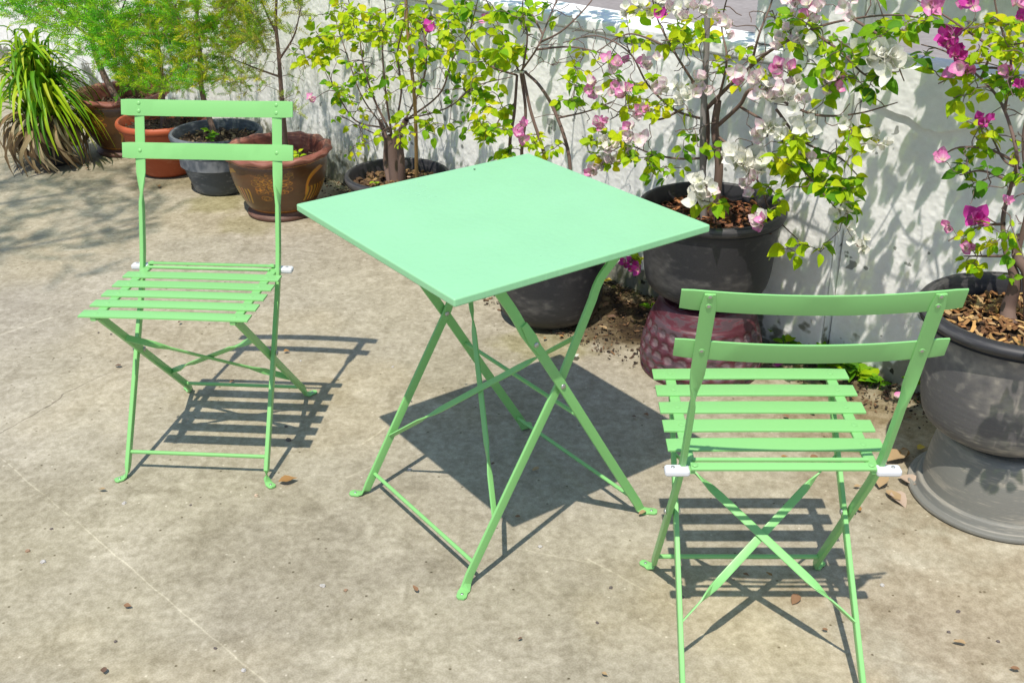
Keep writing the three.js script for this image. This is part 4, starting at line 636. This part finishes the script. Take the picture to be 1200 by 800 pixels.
feathery('feathery_shrub', 'feathery shrub of mixed green and yellow in the slate grey pot', 803, [[P2, ...PX(0.39, [236, 105], [234, 60], [230, 28], [238, -30])], PX(0.39, [234, 70], [212, 40], [205, 5]), PX(0.39, [232, 45], [255, 20], [268, -10])], 0.012, [[ell(215, 40, 36, 36, 0.4, 0.58), 32, 6, 0.075], [ell(212, 85, 36, 24, 0.42, 0.58), 36, 6, 0.07], [ell(200, 60, 50, 50, 0.35, 0.6), 50, 0, 0], [ell(262, 40, 28, 36, 0.35, 0.5), 22, 4, 0.07], [ell(250, 90, 26, 16, 0.36, 0.5), 14, 3, 0.06], [ell(240, -50, 55, 40, 0.3, 0.6), 34, 6, 0.1]], [...GRN, ...YLW], 0.39);
feathery('feathery_shrub', 'thin upright feathery shrub with sparse yellow sprigs in the frilled pot', 804, [[P3, ...PX(0.36, [330, 115], [326, 60], [323, 25], [326, -40])], PX(0.36, [324, 40], [310, 10], [300, -20]), PX(0.36, [328, 90], [300, 80], [275, 70]), PX(0.36, [327, 70], [345, 40], [352, 10])], 0.010, [[ell(285, 60, 30, 50, 0.3, 0.48), 46, 3, 0.06], [ell(292, 25, 26, 28, 0.3, 0.48), 34, 5, 0.06], [ell(272, 40, 30, 44, 0.3, 0.5), 34, 5, 0.065], [ell(340, 20, 18, 24, 0.3, 0.45), 12, 4, 0.06], [ell(300, 70, 34, 40, 0.3, 0.5), 50, 0, 0], [ell(345, 90, 24, 50, 0.25, 0.4), 24, 0, 0], [ell(275, 98, 36, 14, 0.34, 0.5), 16, 3, 0.055], [ell(350, 110, 20, 26, 0.3, 0.4), 8, 3, 0.05], [ell(320, -50, 45, 40, 0.25, 0.6), 34, 6, 0.09]], [...YLW, ...OLV], 0.36);
{ // tree that reaches over the yard from outside the picture and throws the streaky shade on the concrete
  const at = (x0, x1, y0, y1, z0, z1) => (b) => V(b.rnd(x0, x1) - 0.14, b.rnd(y0, y1) + 1, b.rnd(z0, z1) + 0.47), T = (l) => l.map(([x, y, z]) => V(x, y, z));
  feathery('feathery_tree', 'tall feathery tree reaching over the concrete beyond the strap leaved clump', 805, [T([[-3.9, -0.02, -2.3], [-3.8, 1.2, -2.25], [-3.5, 2.5, -2.2], [-3.0, 3.4, -2.15]]), T([[-3.4, 2.7, -2.2], [-2.8, 3.2, -2.05], [-2.2, 3.45, -2.15], [-1.85, 3.5, -2.4]]), T([[-3.4, 2.7, -2.2], [-2.9, 3.3, -2.4], [-2.4, 3.5, -2.65], [-2.05, 3.7, -2.75]]), T([[-3.1, 3.2, -2.15], [-2.7, 3.6, -1.8], [-2.3, 3.7, -1.7]])], 0.034, [[at(-2.6, -1.75, 2.2, 2.8, -3.4, -2.3), 60, 5, 0.16], [at(-3.4, -2.3, 2.2, 3, -3.2, -2.0), 60, 6, 0.18]], GRN, 0, 'tree', undefined);
}

{ // clump of strap leaves with a skirt of dead ones
  const o = thing('strap_leaf_plant', 'dense clump of bright green strap leaves with a skirt of dead brown leaves', 'plant'), r = rngOf(901), C = V(-2.0, 0.14, -4.74); o.position.set(-2.03, 0, -4.74); o.scale.set(0.92, 1.02, 0.92);
  const strap = (seed, rise, reach, drop, hang) => { const c = new THREE.CatmullRomCurve3(hang ? [V(0, 0, 0), V(reach * 0.4, rise * 0.95, 0), V(reach * 0.78, rise * 0.6, 0.012 * (seed % 3)), V(reach, rise * (1 - drop * 0.5), 0.02), V(reach * (0.9 + 0.1 * (seed % 2)), rise * (1 - drop), -0.01 * (seed % 3))] : [V(0, 0, 0), V(reach * 0.22, rise * 0.55, 0), V(reach * 0.5, rise * 0.95, 0.01), V(reach * 0.8, rise * (1 - drop * 0.35), 0.02), V(reach, rise * (1 - drop), 0.01)]), n = 9, pos = [], idx = [], uvs = []; for (let i = 0; i <= n; i++) { const t = i / n, p = c.getPoint(t), w = 0.0082 * Math.min(1, 0.6 + 2 * t) * Math.pow(1 - Math.pow(t, 3.2), 0.8) + 0.0006; for (const s of [-1, 0, 1]) { pos.push(p.x, p.y + Math.abs(s) * w * 0.5, p.z + s * w); uvs.push(t, 0.5 + s * 0.5); } } for (let i = 0; i < n; i++) for (const q of [0, 1]) { const a = i * 3 + q; idx.push(a, a + 1, a + 3, a + 1, a + 4, a + 3); } const g = new THREE.BufferGeometry(); g.setAttribute('position', new THREE.Float32BufferAttribute(pos, 3)); g.setAttribute('uv', new THREE.Float32BufferAttribute(uvs, 2)); g.setIndex(idx); g.computeVertexNormals(); return g; };
  const up = [[0.36, 0.12, 0.05], [0.34, 0.18, 0.12], [0.30, 0.24, 0.3], [0.25, 0.27, 0.55], [0.38, 0.07, 0.02], [0.26, 0.26, 0.45], [0.33, 0.16, 0.12], [0.20, 0.28, 0.75], [0.14, 0.25, 1.3]].map((a, i) => strap(i, ...a)), down = [[0.09, 0.13, 3.0], [0.08, 0.11, 3.4], [0.11, 0.15, 2.5], [0.07, 0.14, 3.6]].map((a, i) => strap(20 + i, ...a, true));
  const gm = [lin(0.30, 0.54, 0.015), lin(0.20, 0.44, 0.015), lin(0.42, 0.60, 0.02), lin(0.12, 0.32, 0.015), lin(0.52, 0.60, 0.04)].map((c) => leafOf(c, { roughness: 0.42, transmission: 0.3 })), bm = [lin(0.40, 0.30, 0.17), lin(0.26, 0.17, 0.09), lin(0.50, 0.40, 0.25), lin(0.14, 0.09, 0.05)].map((c) => leafOf(c, { roughness: 0.85, transmission: 0.2 }));
  for (let i = 0; i < 290; i++) { const m = part('leaf', up[Math.floor(r() * up.length)], gm[Math.floor(r() * gm.length)], o), k = 0.75 + 0.45 * r(), a = r() * 6.283; m.position.set(Math.cos(a) * 0.05 * r(), 0.10 + 0.06 * r(), Math.sin(a) * 0.05 * r()); m.rotation.set((r() - 0.5) * 0.3, a, (r() - 0.25) * 0.4); m.scale.set(k, k, 0.8 + 0.5 * r()); }
  for (let i = 0; i < 130; i++) { const m = part('dead_leaf', down[Math.floor(r() * down.length)], bm[Math.floor(r() * bm.length)], o), k = 0.8 + 0.4 * r(), a = r() * 6.283; m.position.set(Math.cos(a) * 0.045, 0.10 + 0.08 * r(), -Math.sin(a) * 0.045); m.rotation.set((r() - 0.5) * 0.3, a, (r() - 0.5) * 0.5); m.rotation.order = 'YXZ'; m.rotation.x = (r() - 0.5) * 0.9; m.scale.set(k * (0.7 + 0.5 * r()), k * 0.62, 1.1 + 1.0 * r()); }
}

// ---------------------------------------------------------------- weeds and seedlings
function weed(name, label, at, n, size, pal, group, rise = 0.06) {
  const o = thing(name, label, 'plant', group), r = rngOf(Math.round(at.x * 900 + at.z * 400) + 5000); o.position.copy(at);
  const st = part('stem', tube([V(0, -0.004, 0), V(0.004, rise * 0.5, 0.003), V(0, rise, 0)], 0.0022, 0.0014, 5, 4), leafMats[2], o);
  for (let i = 0; i < n; i++) { const a = i * 2.4 + r(), d = V(Math.cos(a), 0.15 + 0.6 * r(), Math.sin(a)), m = part('leaf', leafGeos[Math.floor(r() * 5)], leafMats[pal[Math.floor(r() * pal.length)]], o), M = orient(d, V(-0.1, 1, 0.2)), s = size * (0.7 + 0.5 * r()); M.scale(V(s, s, s)); M.setPosition(V(d.x * 0.004, rise * (0.35 + 0.65 * r()), d.z * 0.004)); m.applyMatrix4(M); }
}
for (const [x, y, n, s, h] of [[972, 436, 7, 0.05, 0.05], [995, 444, 7, 0.048, 0.04], [1030, 455, 5, 0.035, 0.03], [918, 418, 6, 0.045, 0.05], [985, 440, 8, 0.055, 0.07], [1005, 447, 6, 0.05, 0.05], [1020, 452, 6, 0.038, 0.03], [960, 432, 6, 0.05, 0.06], [935, 424, 5, 0.05, 0.05], [1078, 466, 5, 0.06, 0.07], [905, 400, 7, 0.06, 0.10], [898, 392, 5, 0.05, 0.12]]) weed('weed', 'small broad leaved weed sprouting along the wall foot behind the chair', onGround(x, y), n, s, [2, 3, 1, 3], 'weeds along the wall foot', h);
weed('weed', 'tiny weed beside the upturned maroon pot on dark soil', onGround(763, 366), 5, 0.03, [1, 2], undefined, 0.04);
weed('seedling', 'pale green seedling in the frilled brown pot by the thin shrub', V(-0.80, 0.2, -4.05), 7, 0.035, [0, 0, 1], undefined, 0.05);
weed('seedling', 'dark green seedling in the slate grey pot', V(-1.19, 0.21, -4.29), 14, 0.03, [2, 3, 3], undefined, 0.06);
weed('seedling', 'small seedling at the foot of the thick bougainvillea trunk', V(-0.47, 0.235, -3.68), 4, 0.02, [1, 2], undefined, 0.02);

// ---------------------------------------------------------------- litter
const dryM = [lin(0.30, 0.16, 0.05), lin(0.22, 0.12, 0.06), lin(0.36, 0.25, 0.13), lin(0.14, 0.08, 0.05), lin(0.48, 0.36, 0.05), lin(0.42, 0.32, 0.24)].map((c) => std({ color: c, roughness: 0.8, side: THREE.DoubleSide }));
const dryGeos = [1, 2, 3].map((s) => bladeGeo(60 + s, 0.42 + 0.08 * s, 0.45, -0.25 + 0.1 * s, 5, 0, 0.75, 0.04));
function dryLeaf(px, py, size, mi, label, group, seed) { const r = rngOf(seed * 13 + 1), m = new THREE.Mesh(dryGeos[seed % 3], dryM[mi]); tagged(m, 'dry_leaf', label, 'leaf', group); m.position.copy(onGround(px, py)); m.position.y = 0.006 + size * 0.05; m.rotation.set((r() - 0.5) * 0.5, r() * 6.28, (r() - 0.5) * 0.25); m.scale.setScalar(size * (group === 'dry leaves scattered on the concrete' ? 0.6 : 0.9)); return m; }
dryLeaf(326, 568, 0.05, 0, 'curled brown leaf lying against the foot of the open standing chair', undefined, 1).rotation.y = 0.3;
dryLeaf(165, 202, 0.05, 0, 'orange brown dead leaf on the concrete in front of the orange pot', undefined, 2);
dryLeaf(185, 219, 0.035, 0, 'small crumpled tan leaf on the concrete before the orange pot', undefined, 4);
for (const [x, y, s, mi] of [[1040, 545, 0.085, 2], [1052, 562, 0.075, 5], [1030, 575, 0.07, 2], [1045, 580, 0.06, 5], [1060, 540, 0.05, 0], [1025, 560, 0.06, 5], [1055, 590, 0.05, 2]]) dryLeaf(x, y, s, mi, 'large crumpled pale brown leaf in the heap by the upturned grey pot', 'heap of dead leaves by the upturned grey pot', x + y);
dryLeaf(1083, 526, 0.04, 4, 'yellow leaf on the concrete beside the upturned grey pot', undefined, 7);
let li = 0; for (const [x, y, s, mi] of [[142, 431, 0.035, 3], [212, 379, 0.03, 3], [275, 448, 0.028, 1], [332, 414, 0.03, 0], [115, 576, 0.035, 2], [145, 712, 0.03, 1], [122, 792, 0.03, 3], [490, 696, 0.03, 1], [632, 551, 0.035, 2], [610, 608, 0.022, 1], [612, 750, 0.018, 3], [705, 791, 0.022, 2], [1008, 602, 0.03, 0], [1000, 573, 0.03, 2], [870, 675, 0.028, 1], [935, 700, 0.05, 1], [905, 678, 0.026, 0], [915, 538, 0.03, 0], [955, 536, 0.045, 1], [955, 488, 0.035, 2], [925, 492, 0.03, 1], [970, 742, 0.02, 1], [1132, 757, 0.04, 2], [757, 602, 0.04, 2], [1195, 788, 0.03, 1], [480, 470, 0.02, 1], [740, 490, 0.025, 3], [755, 487, 0.03, 1], [30, 205, 0.035, 3], [100, 200, 0.04, 1], [690, 372, 0.05, 2], [706, 362, 0.05, 1], [722, 374, 0.05, 3], [735, 354, 0.06, 2], [712, 388, 0.045, 2], [640, 398, 0.03, 0], [655, 396, 0.028, 0], [725, 330, 0.09, 4], [580, 545, 0.025, 3], [960, 655, 0.026, 1]]) {
  const where = x > 675 && x < 770 && y < 400 ? 'on the dark soil between the black pots' : x > 855 && x < 980 && y > 470 ? 'under the chair beside the maroon pot' : x > 430 && x < 765 && y > 390 && y < 720 ? 'near the legs of the square table' : y < 215 ? 'in front of the strap leaved clump' : x > 80 && x < 365 && y > 360 && y < 600 ? 'beneath the chair by the brown dragon pot' : 'far from any furniture';
  dryLeaf(x, y, s, mi, 'small dry leaf lying ' + (where.startsWith('on') ? where : 'on the concrete ' + where), 'dry leaves scattered on the concrete', 20 + li++);
}
for (const [x, y, k] of [[682, 400, 'blush'], [671, 418, 'white'], [1050, 470, 'pink'], [905, 432, 'magenta']]) { const m = new THREE.Mesh(bractKinds[k][1], bractM); tagged(m, 'fallen_bract', 'fallen bougainvillea petal lying on the concrete', 'petal', 'fallen petals'); m.position.copy(onGround(x, y)); m.position.y = 0.008; m.rotation.y = x; m.scale.setScalar(0.034); }
{
  const pg = [1, 2, 3].map((s) => { const g = new THREE.IcosahedronGeometry(0.5, 1), p = g.attributes.position; for (let i = 0; i < p.count; i++) { const h = hash2(Math.round(p.getX(i) * 90), Math.round(p.getZ(i) * 80) + Math.round(p.getY(i) * 70), s); p.setXYZ(i, p.getX(i) * (0.7 + 0.5 * h), p.getY(i) * (0.45 + 0.3 * h), p.getZ(i) * (0.6 + 0.5 * h)); } g.computeVertexNormals(); return g; });
  const pm = [lin(0.46, 0.44, 0.41), lin(0.30, 0.19, 0.12), lin(0.12, 0.1, 0.09), lin(0.55, 0.42, 0.3)].map((c) => std({ color: c, roughness: 0.85 })); let k = 0;
  for (const [x, y, s, c] of [[50, 659, 0.008, 0], [145, 590, 0.007, 0], [285, 786, 0.007, 0], [378, 687, 0.008, 0], [405, 692, 0.006, 1], [300, 581, 0.007, 3], [32, 646, 0.007, 1], [223, 592, 0.004, 2], [135, 752, 0.005, 2], [252, 760, 0.005, 2], [633, 641, 0.007, 0], [716, 689, 0.006, 2], [1112, 741, 0.005, 2], [1123, 717, 0.006, 2], [1034, 686, 0.007, 0], [338, 516, 0.010, 2], [335, 500, 0.006, 2], [480, 551, 0.008, 0], [1170, 752, 0.005, 2], [60, 620, 0.005, 2], [800, 700, 0.005, 2], [700, 730, 0.005, 2], [130, 392, 0.005, 2], [115, 390, 0.005, 2], [352, 423, 0.005, 0], [460, 430, 0.005, 0]]) { const m = new THREE.Mesh(pg[k % 3], pm[c]); tagged(m, 'pebble', 'tiny pebble lying on the bare concrete', 'pebble', 'pebbles scattered on the concrete'); m.position.copy(onGround(x, y)); m.position.y = s * 0.22; m.rotation.y = k++; m.scale.setScalar(s * 1.5); }
}
{ // crumbs on the table
  for (const [x, y, s, c] of [[556, 199, 0.005, 2], [479, 208, 0.009, 0]]) { const m = new THREE.Mesh(chipGeo(9, 'clod'), std({ color: c ? lin(0.05, 0.05, 0.04) : lin(0.4, 0.25, 0.15) })); tagged(m, 'crumb', c ? 'dark speck lying on the tabletop' : 'brown crumb lying near the tabletop edge', 'crumb'); m.position.copy(onGround(x, y, 0.699)); m.position.y = 0.701; m.scale.set(s, s * 0.5, s * 0.7); }
}
// ---------------------------------------------------------------- shadows and picture
scene.traverse((o) => { if (o.isMesh) { o.castShadow = true; o.receiveShadow = true; } });
scene.updateMatrixWorld(true);
renderer.render(scene, camera);
